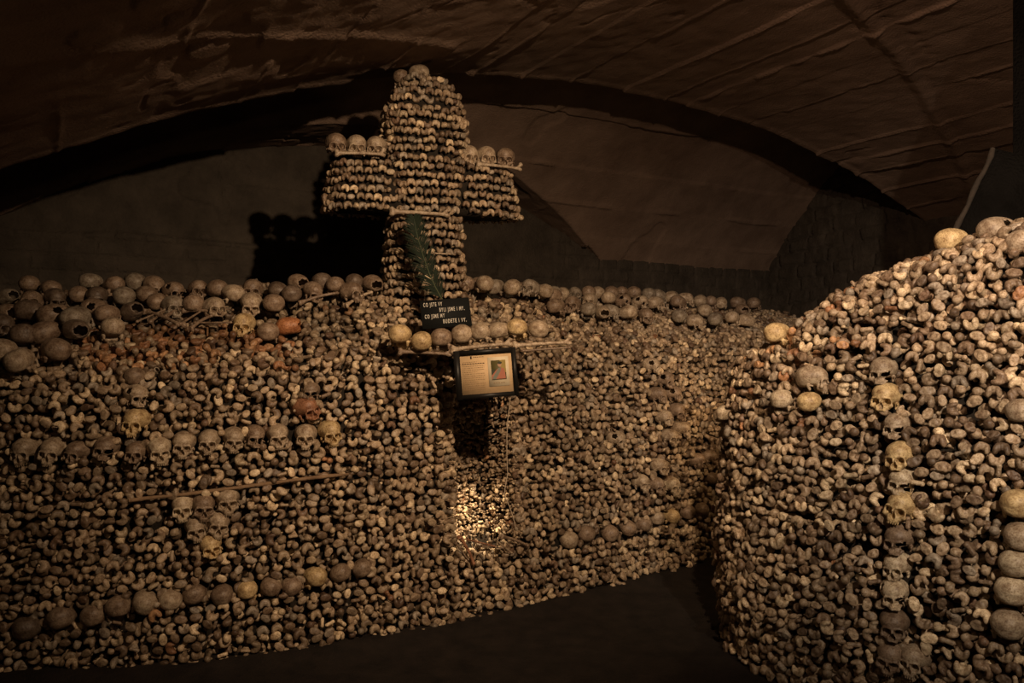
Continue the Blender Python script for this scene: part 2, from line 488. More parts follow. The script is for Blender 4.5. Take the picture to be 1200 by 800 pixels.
# ------------------------------------------------------------------ right mound surface  S(u, v)
RF = np.array([(3.9, 2.9), (3.2, 3.25), (2.38, 3.72), (1.96, 4.17), (1.59, 4.46), (1.37, 4.79), (1.30, 5.25), (1.47, 5.85), (2.35, 6.6), (3.5, 7.3)])
RI = np.array([(.3, .95), (.35, .93), (.45, .9), (.6, .8), (.72, .69), (.9, .43), (1, .1), (.95, -.3), (.6, -.8), (.45, -.9)])
RZ = np.array([2.70, 2.66, 2.58, 2.40, 2.28, 2.08, 1.88, 1.84, 1.6, 1.4])
RL = np.array([.42, .42, .40, .36, .34, .28, .12, .06, .1, .1])
RU = np.concatenate([[0], np.cumsum(np.linalg.norm(np.diff(RF, axis=0), axis=1))])
def S_right(u, v):
    u = np.asarray(u, float); v = np.asarray(v, float)
    def ip(ys): return (np.interp(u - .2, RU, ys) + np.interp(u, RU, ys) + np.interp(u + .2, RU, ys) + np.interp(u - .1, RU, ys) + np.interp(u + .1, RU, ys)) / 5
    X, Y = ip(RF[:, 0]), ip(RF[:, 1]); ix, iy = ip(RI[:, 0]), ip(RI[:, 1])
    l = np.hypot(ix, iy); ix, iy = ix / l, iy / l
    zt = ip(RZ); ln = ip(RL)
    k = .07
    wp = k * np.logaddexp(0, (v - zt) / k); zc = v - wp
    inn = ln * (np.clip(zc, 0, 3) / zt) ** 1.8 + wp * .96
    z = zc + wp * .10
    inn = inn + .03 * noise3(u * 2.3, v * 2.2, 0, 41) + .018 * noise3(u * 5.5, v * 5, 0, 42) - .0
    inn = inn + .03 * np.exp(-((z) / .22) ** 2)
    return np.stack([X + ix * inn, Y + iy * inn, z], -1)

def normals(S, s, v, e=.02):
    a = S(s + e, v) - S(s - e, v); b = S(s, v + e) - S(s, v - e)
    la = np.linalg.norm(a, axis=-1) / (2 * e)
    n = np.cross(a, b); n /= np.linalg.norm(n, axis=-1)[..., None] + 1e-12
    return n, la

def lookup(S, s0, s1, v0, v1, flip, ns=700, nv=420):
    s = np.linspace(s0, s1, ns); v = np.linspace(v0, v1, nv)
    Sg, Vg = np.meshgrid(s, v, indexing='ij')
    P = S(Sg, Vg).reshape(-1, 3); px = proj(P)
    n, _ = normals(S, Sg.ravel(), Vg.ravel()); n = n * flip
    facing = (n * (np.array([0, 0, EYE]) - P)).sum(-1) > 0
    def find(x, y):
        d = np.hypot(px[:, 0] - x, px[:, 1] - y) + np.where(facing, 0, 40) + P[:, 1] * .25
        i = int(np.argmin(d))
        return P[i], n[i]
    return find
find_left = lookup(S_left, -1.4, 8.5, 0, 3.9, 1)
find_right = lookup(S_right, .3, RU[-1] - .5, 0, 3.0, -1)

CAM = np.array([0, 0, EYE])
def unit(a): return np.array(a) / (np.linalg.norm(a) + 1e-12)
def yawed(n, deg, pitch=0):
    n = unit([n[0], n[1], 0]); a = math.radians(deg)
    h = np.array([n[0] * math.cos(a) - n[1] * math.sin(a), n[0] * math.sin(a) + n[1] * math.cos(a), 0])
    return h * math.cos(math.radians(pitch)) + np.array([0, 0, math.sin(math.radians(pitch))])

ORD = ['zeroth', 'first', 'second', 'third', 'fourth', 'fifth', 'sixth', 'seventh', 'eighth', 'ninth', 'tenth', 'eleventh', 'twelfth', 'thirteenth',
       'fourteenth', 'fifteenth', 'sixteenth', 'seventeenth', 'eighteenth', 'nineteenth', 'twentieth']
def ordn(i):
    if i <= 20: return ORD[i]
    t = {2: 'twenty', 3: 'thirty', 4: 'forty'}[i // 10]
    return t + ('-' + ORD[i % 10] if i % 10 else 'th')

def wall_skull(find, x, y, face, var, tone, scale, label, group, sink=.036, yaw=0, pitch=0, roll=0, up=0):
    P, n = find(x, y)
    hn = unit([n[0], n[1], 0])
    d = {'f': 0, 'b': 180, 'l': 90, 'r': -90}[face]
    f = yawed(hn, d + yaw, pitch)
    R = rot_from(f)
    if roll:
        a = math.radians(roll); c, s = math.cos(a), math.sin(a)
        R = R @ np.array([[c, 0, s], [0, 1, 0], [-s, 0, c]])
    centre = P - hn * sink * scale + np.array([0, 0, up])
    if face == 'f': centre = centre + R[:, 2] * .012
    if face == 'b': centre = centre - R[:, 2] * .010
    return place_skull(var, centre, R, scale, tone, label, group)

rj = lambda a: random.uniform(-a, a)
# long row of faces across the left wall
row = [(25, 531, 'f', 0, 'tan', 1.0), (58, 530, 'f', 2, 'tan', 1.0), (88, 533, 'f', 1, 'brown', .86), (121, 528, 'f', 4, 'brown', .98), (158, 532, 'f', 1, 'brown', .88),
       (186, 529, 'f', 0, 'pale', .98), (216, 523, 'f', 0, 'tan', .94), (246, 520, 'f', 2, 'tan', .92), (275, 517, 'f', 0, 'tan', .92), (300, 514, 'f', 4, 'brown', .92),
       (327, 513, 'f', 2, 'tan', .95), (360, 512, 'f', 0, 'tan', .97), (388, 508, 'f', 0, 'yellowish', 1.0)]
for i, (x, y, f, v, tn, sc) in enumerate(row):
    wall_skull(find_left, x, y, f, v, tn, sc, f'{tn} skull in the long row of faces, {ordn(i + 1)} from its left end',
               'row of skull faces across the left bone wall', yaw=rj(14), pitch=rj(6), roll=rj(6))
wall_skull(find_left, 158, 497, 'f', 2, 'yellowish', 1.02, 'yellowish shiny skull standing directly on top of another in the long row of faces', None, yaw=-4)
wall_skull(find_left, 158, 466, 'f', 4, 'tan', .92, 'broken tan skull high in the left bone wall above the stacked pair of faces', None, yaw=30)
wall_skull(find_left, 159, 441, 'b', 0, 'brown', .85, 'dull brown skull turned away just under the orange bones of the left wall', None)
wall_skull(find_left, 362, 481, 'f', 1, 'reddish', 1.0, 'reddish tilted skull above the right end of the long row of faces', None, yaw=20, roll=18)
wall_skull(find_left, 365, 461, 'f', 4, 'brown', .8, 'small broken brown skull just above the reddish tilted skull', None, yaw=-20)
# cluster of six under the wooden lath
six = [(212, 596, 0, 'pale', .95, 'pale skull at the upper left corner of the cluster under the wooden lath'),
       (239, 595, 2, 'brown', .98, 'brown skull in the middle of the top row of the cluster under the wooden lath'),
       (267, 588, 0, 'tan', 1.02, 'tan square-browed skull at the upper right corner of the cluster under the lath'),
       (229, 621, 2, 'tan', .92, 'tan skull lower left of two in the second row of the cluster under the lath'),
       (256, 617, 0, 'tan', .98, 'tan skull lower right of two in the second row of the cluster under the lath'),
       (247, 642, 1, 'yellowish', .92, 'yellowish smooth skull with broken face at the bottom tip of the cluster')]
for x, y, v, tn, sc, lb in six:
    wall_skull(find_left, x, y, 'f', v, tn, sc, lb, 'triangle of six skulls in the left bone wall', yaw=rj(12), roll=rj(10))
# band of cranium backs low on the left wall
low = [(30, 738, 'dark brown', 1.05), (67, 728, 'brown', 1.05), (103, 725, 'brown', 1.0), (133, 715, 'brown', .98), (166, 708, 'tan', .98), (199, 705, 'tan', .92), (229, 700, 'brown', .94),
       (261, 698, 'brown', .9), (290, 692, 'yellowish', .85), (317, 689, 'brown', .85), (344, 686, 'brown', .85), (372, 677, 'yellowish', .92), (399, 674, 'brown', .9), (428, 667, 'brown', .9)]
for i, (x, y, tn, sc) in enumerate(low):
    wall_skull(find_left, x, y, 'b', i % 3, tn, sc, f'{tn} rear-facing skull in the low band before the niche, {ordn(i + 1)} from left',
               'band of skulls turned away low on the left bone wall', yaw=rj(35), pitch=rj(20), roll=rj(20), sink=.06)
# wall right of the niche: arch of faces
arch = [(788, 571, 0, 'pale', 1.0), (771, 570, 2, 'brown', .9), (752, 567, 2, 'tan', .92), (775, 549, 1, 'tan', .92), (800, 505, 0, 'tan', .98), (787, 513, 2, 'tan', .92), (780, 491, 1, 'tan', .92),
        (795, 483, 2, 'brown', .96), (724, 517, 4, 'tan', .95), (820, 542, 1, 'brown', .9), (835, 538, 2, 'brown', .9), (782, 447, 4, 'brown', 1.0), (772, 465, 1, 'brown', .95), (790, 463, 4, 'brown', .9), (765, 430, 4, 'tan', .9)]
names = ['pale skull, brightest and lowest of the faces beside the gap to the right pile', 'brown skull in the lowest trio of faces, middle one', 'tan skull in the lowest trio of faces, left one',
         'tan skull just above the lowest trio of faces', 'tan skull facing out nearest the dark gap, right of a matching pair', 'tan skull, left of the matching pair below two smaller faces',
         'tan skull, left of the two faces above the matching pair', 'brown skull, right of the two faces above the matching pair', 'broken tan skull standing apart, farthest left of the loose group of faces',
         'small brown skull near the dark gap, left of two side by side', 'small brown skull at the dark gap, right of two side by side', 'broken brown skull high above the loose group of faces',
         'brown skull below the high broken one', 'broken brown skull beside another, below the high one', 'broken tan skull, topmost of the loose group of faces']
for (x, y, v, tn, sc), nm in zip(arch, names):
    wall_skull(find_left, x, y, 'f', v, tn, sc, nm, 'loose group of faces in the wall beyond the niche', yaw=12 + rj(12), roll=rj(10), sink=.018)
low2 = [(672, 633, 'tan', 1.0), (692, 628, 'brown', 1.0), (719, 625, 'brown', .98), (739, 618, 'brown', .92), (757, 616, 'brown', .9), (773, 608, 'tan', .92), (791, 604, 'yellowish', .92), (808, 600, 'brown', 1.0), (826, 598, 'brown', 1.0), (835, 560, 'brown', .9)]
for i, (x, y, tn, sc) in enumerate(low2):
    lb = f'{tn} rear-facing skull in the low band beyond the niche, {ordn(i + 1)} from left' if i < 9 else 'brown skull turned away above the low band, beside the dark gap'
    wall_skull(find_left, x, y, 'b', i % 3, tn, sc, lb, 'low band of skulls in the wall beyond the niche', yaw=rj(35), pitch=rj(20), sink=.06)

# right pile
rs = [(1194, 590, 'b', 0, 'yellowish', 1.02, 'yellowish smooth skull, topmost in the column of domes on the right pile'),
      (1195, 628, 'b', 2, 'tan', 1.0, 'tan smooth skull, second from the top of the column of domes on the right pile'),
      (1191, 661, 'b', 0, 'pale', 1.0, 'pale smooth skull, third from the top of the column of domes on the right pile'),
      (1185, 693, 'b', 1, 'pale', 1.04, 'pale smooth skull, fourth from the top of the column of domes on the right pile'),
      (1181, 731, 'b', 0, 'tan', 1.04, 'tan smooth skull at the bottom of the column of domes on the right pile'),
      (1054, 598, 'f', 2, 'yellowish', 1.05, 'yellowish round-browed skull, the most complete face in the column on the right pile'),
      (1052, 537, 'f', 1, 'yellowish', .98, 'yellowish skull face above a broken one in the column on the right pile'),
      (1054, 566, 'f', 4, 'pale', .92, 'pale broken skull between two yellowish faces in the column on the right pile'),
      (1052, 634, 'f', 4, 'brown', .98, 'brown broken skull directly under the round-browed face on the right pile'),
      (1049, 666, 'f', 1, 'pale', .90, 'pale skull face midway down the column on the right pile'),
      (1048, 700, 'f', 4, 'pale', .95, 'pale jagged skull face in the lower half of the column on the right pile'),
      (1046, 736, 'f', 1, 'brown', .98, 'dull brown skull face near the foot of the column on the right pile'),
      (1043, 772, 'f', 2, 'brown', 1.0, 'brown skull at the foot of the column, left of another'),
      (1070, 778, 'f', 0, 'tan', .95, 'tan skull at the foot of the column, right of another'),
      (1036, 468, 'f', 1, 'yellowish', 1.0, 'yellowish skull face under the uppermost broken one on the right pile'),
      (1034, 436, 'f', 4, 'tan', .95, 'uppermost broken tan skull in the column on the right pile'),
      (1047, 502, 'f', 4, 'tan', .9, 'broken tan skull between the two upper yellowish faces on the right pile'),
      (951, 444, 'l', 0, 'tan', .98, 'tan smooth skull lying on its side just below the crest of the right pile'),
      (916, 468, 'b', 4, 'pale', .85, 'pale broken skull cap, left of two chunky pieces on the right pile'),
      (948, 470, 'b', 3, 'yellowish', .85, 'yellowish broken skull cap, right of two chunky pieces on the right pile'),
      (851, 484, 'b', 3, 'pale', .85, 'pale broken skull at the far corner of the right pile, right of its twin'),
      (838, 486, 'b', 4, 'tan', .80, 'tan broken skull at the outermost far corner of the right pile'),
      (1198, 482, 'b', 1, 'tan', .9, 'tan skull half cut off by the edge of view, midway up the right pile')]
for x, y, f, v, tn, sc, lb in rs:
    wall_skull(find_right, x, y, f, v, tn, sc, lb, 'skulls set in the right bone pile', yaw=rj(14), roll=rj(8), pitch=rj(8), sink=.036 if f == 'f' else .02)
# skulls sitting on the crest of the right pile
def crest(x, y, dist, face_dir, var, tone, scale, label):
    c = np.array([(x - 600) / FPX * dist, dist, EYE + (HOR - y) / FPX * dist])
    f = yawed(np.array([0, -1, 0]), face_dir)
    place_skull(var, c, rot_from(f), scale, tone, label, 'skulls sitting on the crest of the right pile')
crest(912, 392, 5.02, 115, 2, 'yellowish', .96, 'yellowish skull sitting on the low end of the crest of the right pile')
crest(1117, 284, 4.55, 100, 0, 'yellowish', 1.02, 'yellowish smooth skull on the crest of the right pile, left of the highest skull')
crest(1170, 272, 4.35, 85, 4, 'tan', 1.06, 'broken tan skull in profile at the highest point of the right pile')
crest(1205, 286, 4.1, 60, 4, 'tan', 1.0, 'tan skull half cut off by the picture edge on the right pile crest')

# skulls heaped on the left wall's top, left and right of the cross
heap_l = [(35, 341), (109, 337), (11, 355), (39, 360), (88, 352), (115, 354), (155, 337), (150, 354), (182, 341), (14, 376), (36, 374), (65, 378), (96, 381), (130, 376), (150, 373), (185, 361), (206, 365), (234, 345),
          (229, 365), (255, 347), (251, 367), (274, 351), (27, 403), (66, 418), (27, 430), (2, 420), (132, 394), (92, 396), (295, 345), (295, 362), (320, 364), (325, 347), (345, 352), (350, 339),
          (371, 347), (383, 337), (392, 342), (406, 348), (430, 340), (418, 337), (60, 345), (135, 342), (75, 356), (205, 347), (2, 390), (55, 398), (113, 372), (168, 352)]
heap_r = [(540, 318), (561, 318), (563, 327), (576, 323), (591, 321), (600, 330), (594, 340), (620, 333), (636, 336), (620, 346), (648, 346), (650, 364), (671, 361), (689, 356), (690, 368), (658, 335), (674, 337),
          (690, 333), (704, 341), (712, 324), (726, 336), (744, 331), (760, 338), (778, 347), (804, 338), (822, 333), (844, 339), (714, 354), (730, 356), (750, 358), (768, 359), (795, 358), (824, 367),
          (835, 355), (884, 354), (703, 372), (715, 370), (734, 371), (757, 373), (795, 374), (814, 380), (838, 377), (858, 376), (870, 367), (785, 335), (865, 345), (875, 380), (640, 352)]
def heap(pts, where, far_tone, group):
    dat = []
    for x, y in pts:
        P, n = find_left(x, min(y + .035 * FPX / 6, 450))
        dat.append((x, y, P, n))
    pos = np.array([p[2] for p in dat])
    fixed = np.array([c for c, r in SKULL_SITES[-1:]])
    for it in range(60):
        for a in range(len(pos)):
            for b in range(a):
                d = pos[a] - pos[b]; l = np.linalg.norm(d * [1, .8, 1])
                if l < .142:
                    h = np.array([d[0], d[1] * .35, 0]); h = h / (np.linalg.norm(h) + 1e-6) if np.linalg.norm(h) > 1e-4 else np.array([1., 0, 0])
                    pos[a] += h * (.142 - l) * .35; pos[b] -= h * (.142 - l) * .35
    dat = [(p[0], p[1], q, p[3]) for p, q in zip(dat, pos)]
    rows = {'back': [], 'middle': [], 'front': []}
    for x, y, P, n in dat:
        x = proj(P)[0]
        rows['back' if y < 348 else ('middle' if y < 367 else 'front')].append((x, y, P, n))
    for rn, lst in rows.items():
        lst.sort(key=lambda p: p[0])
        for i, (x, y, P, n) in enumerate(lst):
            tn = random.choice(far_tone)
            va = random.choice([0, 0, 1, 2, 2, 3, 4])
            an = random.choice([0, 180, 180, 180, 30, 110, 150, -140]) + rj(25)
            toward = unit(CAM - P)
            f = yawed(toward, an, rj(18))
            sc = random.uniform(.88, 1.02) * (1.12 if (x < 120 and y > 360) else 1)
            look = 'facing away' if abs(((an + 180) % 360) - 180) > 120 else ('facing out' if abs(an) < 40 else 'facing sideways')
            place_skull(va, P + np.array([0, 0, .052]) + n * .02, rot_from(f), sc, tn,
                        f'{tn} skull {look}, {rn} row of heap {where} cross, {ordn(i + 1)} from left', group)
heap(heap_l, 'left of', ['brown', 'dark brown', 'brown', 'tan', 'grey', 'brown'], 'skulls heaped on the wall left of the cross')
heap(heap_r, 'right of', ['tan', 'brown', 'tan', 'brown', 'grey'], 'skulls heaped on the wall right of the cross')
# three skulls at the front of the left heap
for x, y, f, v, tn, sc, lb in [(285, 382, 'f', 0, 'yellowish', 1.0, 'bright yellowish skull facing out at the front of the heap beside the orange bones'),
                               (316, 389, 'b', 4, 'brown', .98, 'brown broken skull between the bright facing skull and the orange one'),
                               (341, 384, 'l', 3, 'orange', 1.0, 'bright orange skull cap at the front of the heap')]:
    wall_skull(find_left, x, y, f, v, tn, sc, lb, None, yaw=rj(10), sink=.0)

# shelf row under the plaque
P0, n0 = find_left(560, 412)
shelf = [(470, 394, 'yellowish', 1.05), (495, 401, 'yellowish', 1.0), (519, 398, 'brown', 1.0), (542, 393, 'tan', 1.0), (567, 390, 'tan', .98), (587, 389, 'tan', .9), (607, 386, 'yellowish', .95), (630, 387, 'tan', .95)]
SHELF_D = {}
for i, (x, y, tn, sc) in enumerate(shelf):
    P, n = find_left(x, y + 8)
    D = min(P[1] - .15, 5.40)
    c = np.array([(x - 600) / FPX * D, D, EYE + (HOR - y) / FPX * D])
    f = yawed(unit(CAM - c), 180 + rj(30), rj(10)) if i not in (4, 5) else yawed(unit(CAM - c), 120 + rj(10))
    place_skull([0, 2, 0, 2, 4, 3, 4, 3][i], c, rot_from(f), sc * .96, tn, f'{tn} skull in the row under the black plaque, {ordn(i + 1)} from left',
                'row of skulls under the black plaque')
    SHELF_D[x] = D

# ------------------------------------------------------------------ packing bones into the piles
def pick_kind(pc):
    r = random.random()
    for k, p in pc:
        if r < p: return k
        r -= p
    return pc[-1][0]
MIX = [('condyle', .34), ('head', .16), ('plateau', .22), ('round', .14), ('spool', .06), ('knob', .08)]
MIXS = [('knob', .45), ('round', .2), ('spool', .2), ('condyle', .15)]

def pack(S, s0, s1, v0, v1, flip, mix, pitch=.050, scale=1.0, layer=0.0, skip=None, fill=1.0, small=None):
    """rows of bone ends over a surface; returns list of dicts"""
    out = []
    v = v0; r = 0
    while v < v1:
        s = s0 + random.uniform(0, .05)
        ss = np.arange(s0, s1, .05)
        _, la_tab = normals(S, ss, np.full_like(ss, v))
        la_tab = np.clip(la_tab, .3, 3)
        while s < s1:
            sm = small(s, v) if small else False
            k = pick_kind(MIXS if sm else mix)
            sc = scale * random.uniform(.86, 1.10) * (.62 if sm else 1)
            roll = random.gauss(0, .45) + random.choice([0, PI])
            if random.random() < .28: roll += PI / 2
            lo, hi, w, h = KINDS[k]
            ext = (abs(math.cos(roll)) * w + abs(math.sin(roll)) * h) * sc * (.84 if k == 'head' else .99)
            la = float(np.interp(s, ss, la_tab))
            step = ext / la
            out.append((s + step / 2, v + random.gauss(0, .009), k, sc, roll))
            s += step * fill
        v += pitch * scale * random.uniform(.94, 1.06) * 1.0; r += 1
    s = np.array([o[0] for o in out]); v = np.array([o[1] for o in out])
    P = S(s, v); n, _ = normals(S, s, v, .035); n = n * flip
    jit = RNG.normal(0, .013, len(s))
    P = P + n * (jit - layer)[:, None]
    keep = np.ones(len(s), bool)
    for c, rr in SKULL_SITES:
        # distance to the skull measured across the line of sight and in depth
        d = P - c
        keep &= ~((np.linalg.norm(d, axis=1) < rr * 1.10))
        ray = unit(c - CAM)
        along = d @ ray; perp = np.linalg.norm(d - along[:, None] * ray, axis=1)
        keep &= ~((perp < rr * .80) & (along < .02) & (along > -.16))
    if skip is not None: keep &= ~skip(P)
    res = []
    for i in np.nonzero(keep)[0]:
        res.append(dict(P=P[i], n=n[i], k=out[i][2], sc=out[i][3], roll=out[i][4]))
    return res

BT = [((.52, .41, .29), .30), ((.40, .31, .22), .26), ((.78, .64, .45), .13), ((.25, .18, .125), .19), ((.42, .36, .29), .10), ((.20, .13, .09), .06)]
def bone_tint(orange=0.0):
    if random.random() < orange: c = random.choice([(.44, .23, .12), (.52, .31, .17), (.30, .16, .09)])
    else:
        r = random.random(); c = BT[0][0]
        for cc, p in BT:
            if r < p: c = cc; break
            r -= p
    k = random.uniform(.55, 1.15)
    return (c[0] * k, c[1] * k, c[2] * k, 1)

def frame_of(b, tilt=.22, droop=0):
    n = b['n'] + RNG.normal(0, tilt, 3) * .8; n = n / np.linalg.norm(n)
    up = np.array([0, 0, 1.]) if abs(n[2]) < .93 else np.array([0, 1., 0])
    x = np.cross(up, n); x /= np.linalg.norm(x); y = np.cross(n, x)
    c, s = math.cos(b['roll']), math.sin(b['roll'])
    xr, yr = c * x + s * y, -s * x + c * y
    R = np.stack([xr, yr, n], 1) * b['sc']
    off = {'head': .014, 'round': .004}.get(b['k'], 0)
    return R, b['P'] - xr * off * b['sc']

def mass(bones, lod, extra=None):
    """many bones as one mesh with one tint per bone"""
    Vs, Qs, Cs, n = [], [], [], 0
    groups = {}
    for b in bones:
        groups.setdefault((b['k'], random.randrange(len(lod[b['k']]))), []).append(b)
    for (k, i), lst in groups.items():
        V, Q = lod[k][i]
        fr = [frame_of(b) for b in lst]
        R = np.array([f[0] for f in fr]); O = np.array([f[1] for f in fr])
        VV = np.einsum('nij,vj->nvi', R, V) + O[:, None]
        QQ = Q[None] + (np.arange(len(lst)) * len(V))[:, None, None] + n
        cc = np.array([b['tint'] for b in lst])
        Vs.append(VV.reshape(-1, 3)); Qs.append(QQ.reshape(-1, 4)); Cs.append(np.repeat(cc, len(V), 0))
        n += len(V) * len(lst)
    return np.concatenate(Vs), np.concatenate(Qs), np.concatenate(Cs)

def in_view(P, m=40):
    p = proj(P)
    return (P[1] > .3) and (-m < p[0] < 1200 + m) and (-m < p[1] < 800 + m)

CROSS_S, CROSS_T = 2.52, 5.72
def cross_block(P):
    c = W(CROSS_S, CROSS_T, 0)
    d = np.hypot(P[:, 0] - c[0], P[:, 1] - c[1])
    return (d < .16)
def small_niche(s, v): return (abs(s - 2.76) < .25) and (.50 < v < 1.58)
def edge_skip(P):
    return P[:, 2] < .01

left = pack(S_left, -1.15, 7.6, .03, 3.25, 1, MIX, skip=lambda P: cross_block(P) | edge_skip(P), small=small_niche, pitch=.0525)
left += pack(S_left, 2.48, 3.04, .56, 1.5, 1, MIXS, pitch=.046, layer=.0, scale=.76, skip=edge_skip)
for vv in np.arange(.49, .58, .008):
    left += pack(S_left, 2.50, 3.02, float(vv), float(vv) + .001, 1, MIXS, scale=.62, skip=edge_skip, fill=2.2)
left2 = pack(S_left, -1.15, 6.6, .05, 2.9, 1, [('round', .5), ('plateau', .3), ('knob', .2)], layer=.075, skip=cross_block, fill=1.1, pitch=.058)
right = pack(S_right, .5, RU[-1] - 1.6, .03, 2.95, -1, MIX, scale=1.03, pitch=.0525, skip=edge_skip)
right2 = pack(S_right, .5, RU[-1] - 2.0, .05, 2.75, -1, [('round', .5), ('plateau', .3), ('knob', .2)], layer=.078, fill=1.05, pitch=.058)

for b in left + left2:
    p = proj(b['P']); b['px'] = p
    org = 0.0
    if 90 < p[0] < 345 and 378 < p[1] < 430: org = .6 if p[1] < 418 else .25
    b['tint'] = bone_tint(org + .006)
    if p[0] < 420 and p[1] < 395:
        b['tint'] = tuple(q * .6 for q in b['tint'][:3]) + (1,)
for b in right + right2:
    p = proj(b['P']); b['px'] = p
    crestish = (p[0] < 1010) and (p[1] < 395 + (1010 - p[0]) * .55)
    b['tint'] = bone_tint(.16 if crestish else .012)
    if 'knob' != b['k'] and random.random() < .5:
        b['tint'] = tuple(min(q * 1.15, 1) for q in b['tint'][:3]) + (1,)

vis = lambda lst: [b for b in lst if in_view(b['P']) and float(np.dot(b['n'], unit(CAM - b['P']))) > -.35 and not (b['P'][1] > 7.2 and b['P'][0] > 1.95 and b['P'][2] < 1.3)]
left, left2, right, right2 = vis(left), vis(left2), vis(right), vis(right2)

# the bones that show largest stand as objects of their own; one mesh per kind and variant, copied in a loop
SINGLE = {'condyle': ('femur', 300, 'femur'), 'head': ('femur', 0, 'femur'), 'plateau': ('tibia', 300, 'tibia'), 'round': ('humerus', 300, 'humerus'), 'spool': ('humerus', 0, 'humerus')}
facing = lambda b: float(np.dot(b['n'], unit(CAM - b['P'])))
order = sorted((b for b in right if b['k'] in SINGLE and facing(b) > .12 and -2 < b['px'][0] < 1203 and b['px'][1] < 806 and b['P'][2] > .02), key=lambda b: np.linalg.norm(b['P'] - CAM) / (b['sc'] * (.8 + .2 * facing(b))))
quota = {'femur': 300, 'tibia': 300, 'humerus': 300}
chosen = set()
protos = {}
LABELS = {
    ('femur', 'condyle'): ('thigh bone end with two rounded knobs among the nearer bones of the right pile', 'two-knobbed thigh bone ends in the right pile'),
    ('femur', 'head'): ('thigh bone end with a round ball beside a lump in the right pile', 'ball-ended thigh bones in the right pile'),
    ('tibia', 'plateau'): ('shin bone end with a flat oval face in the nearer right pile', 'flat-ended shin bones in the right pile'),
    ('humerus', 'round'): ('upper arm bone end with a smooth rounded head in the right pile', 'round-headed arm bones in the right pile'),
    ('humerus', 'spool'): ('upper arm bone end shaped like a narrow spool in the right pile', 'spool-ended arm bones in the right pile'),
}
for b in order:
    nm = SINGLE[b['k']][0]
    if quota[nm] <= 0: continue
    quota[nm] -= 1; chosen.add(id(b))
    i = random.randrange(4)
    if (b['k'], i) not in protos:
        V, Q = NEAR[b['k']][i]
        protos[(b['k'], i)] = link(nm, mesh_from(nm, V, Q, True, [M_BONE]))
        o = protos[(b['k'], i)]
    else:
        o = protos[(b['k'], i)].copy(); C.objects.link(o)
    R, O = frame_of(b)
    o.matrix_world = Matrix([[*R[j], O[j]] for j in range(3)] + [[0, 0, 0, 1]])
    o.color = b['tint']
    lb, gr = LABELS[(nm, b['k'])]
    tag(o, lb, 'bone', gr)
right = [b for b in right if id(b) not in chosen]

def core(S, s0, s1, v0, v1, depth, flip, ds=.05):
    s = np.arange(s0, s1, ds); v = np.arange(v0, v1, ds)
    Sg, Vg = np.meshgrid(s, v, indexing='ij')
    P = S(Sg, Vg); n, _ = normals(S, Sg, Vg)
    P = P - n * flip * depth
    return grid(P)

def build_mass(name, bones, lod, cores, label, cat):
    V, Q, Cc = mass(bones, lod)
    nb = len(Q)
    for cv, cq in cores:
        Q = np.concatenate([Q, cq + len(V)]); V = np.concatenate([V, cv]); Cc = np.concatenate([Cc, np.tile([.1, .08, .06, 1], (len(cv), 1))])
    me = mesh_from(name, V, Q, True, [M_MASS, M_GAP_SHADE], Cc)
    mi = np.zeros(len(me.polygons), dtype=np.int32); mi[nb:] = 1
    me.polygons.foreach_set('material_index', mi)
    return tag(link(name, me), label, cat, None, 'stuff')

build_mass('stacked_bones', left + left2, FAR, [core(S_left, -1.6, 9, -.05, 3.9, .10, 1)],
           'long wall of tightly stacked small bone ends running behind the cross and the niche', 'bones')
build_mass('piled_bones', right + right2, MID, [core(S_right, .3, RU[-1] - .3, -.05, 3.1, .12, -1)],
           'rest of the bones packed in the rounded pile on the near side of the aisle', 'bones')

# ------------------------------------------------------------------ the cross of bones
cross = bpy.data.objects.new('bone_cross', None); C.objects.link(cross)
ccen = W(CROSS_S, CROSS_T, 0)
cross.location = (float(ccen[0]), float(ccen[1]), 2.2)
tag(cross, 'tall cross built of rows of bones standing on top of the left bone wall', 'cross')
CA = math.radians(19)
E1 = np.array([math.cos(CA), math.sin(CA), 0.]); E2 = np.array([-math.sin(CA), math.cos(CA), 0.])
cb = []
def ring(z, a, b, c1=0.0, c2=0.0, sc=.86, arm=False):
    """bones pointing outward around a rounded rectangle of half sizes a (along the wall) and b"""
    m = 600; th = np.linspace(0, 2 * PI, m, endpoint=False); p = 3.6
    x = a * np.sign(np.cos(th)) * np.abs(np.cos(th)) ** (2 / p); y = b * np.sign(np.sin(th)) * np.abs(np.sin(th)) ** (2 / p)
    L = np.concatenate([[0], np.cumsum(np.hypot(np.diff(np.append(x, x[0])), np.diff(np.append(y, y[0]))))])
    tot = L[-1]; s = random.uniform(0, .05)
    while s < tot - .02:
        k = pick_kind([('condyle', .72), ('plateau', .08), ('head', .06), ('round', .14)])
        w = KINDS[k][2] * sc * .94
        q = np.interp(s + w / 2, L, np.arange(m + 1)); i = int(q) % m; j = (i + 1) % m; h = (i - 1) % m
        pos = ccen + E1 * (x[i] + c1) + E2 * (y[i] + c2)
        tx, ty = x[j] - x[h], y[j] - y[h]
        nrm = unit(E1 * ty - E2 * tx)
        P = np.array([pos[0], pos[1], z + random.gauss(0, .006)]) + nrm * random.gauss(0, .008)
        cb.append(dict(P=P, n=unit(nrm + np.array([0, 0, random.gauss(0, .06)])), k=k, sc=sc * random.uniform(.9, 1.08), roll=random.gauss(0, .16) + (PI if random.random() < .82 else 0), tint=bone_tint(), arm=arm))
        s += w
z = 2.20
prof = [(2.20, .37), (2.32, .335), (2.45, .31), (2.6, .30), (2.75, .285), (2.90, .27), (3.35, .30), (3.5, .32), (3.62, .33), (3.75, .295), (3.85, .25), (3.93, .19), (4.0, .12)]
pz = [p[0] for p in prof]; pa = [p[1] for p in prof]
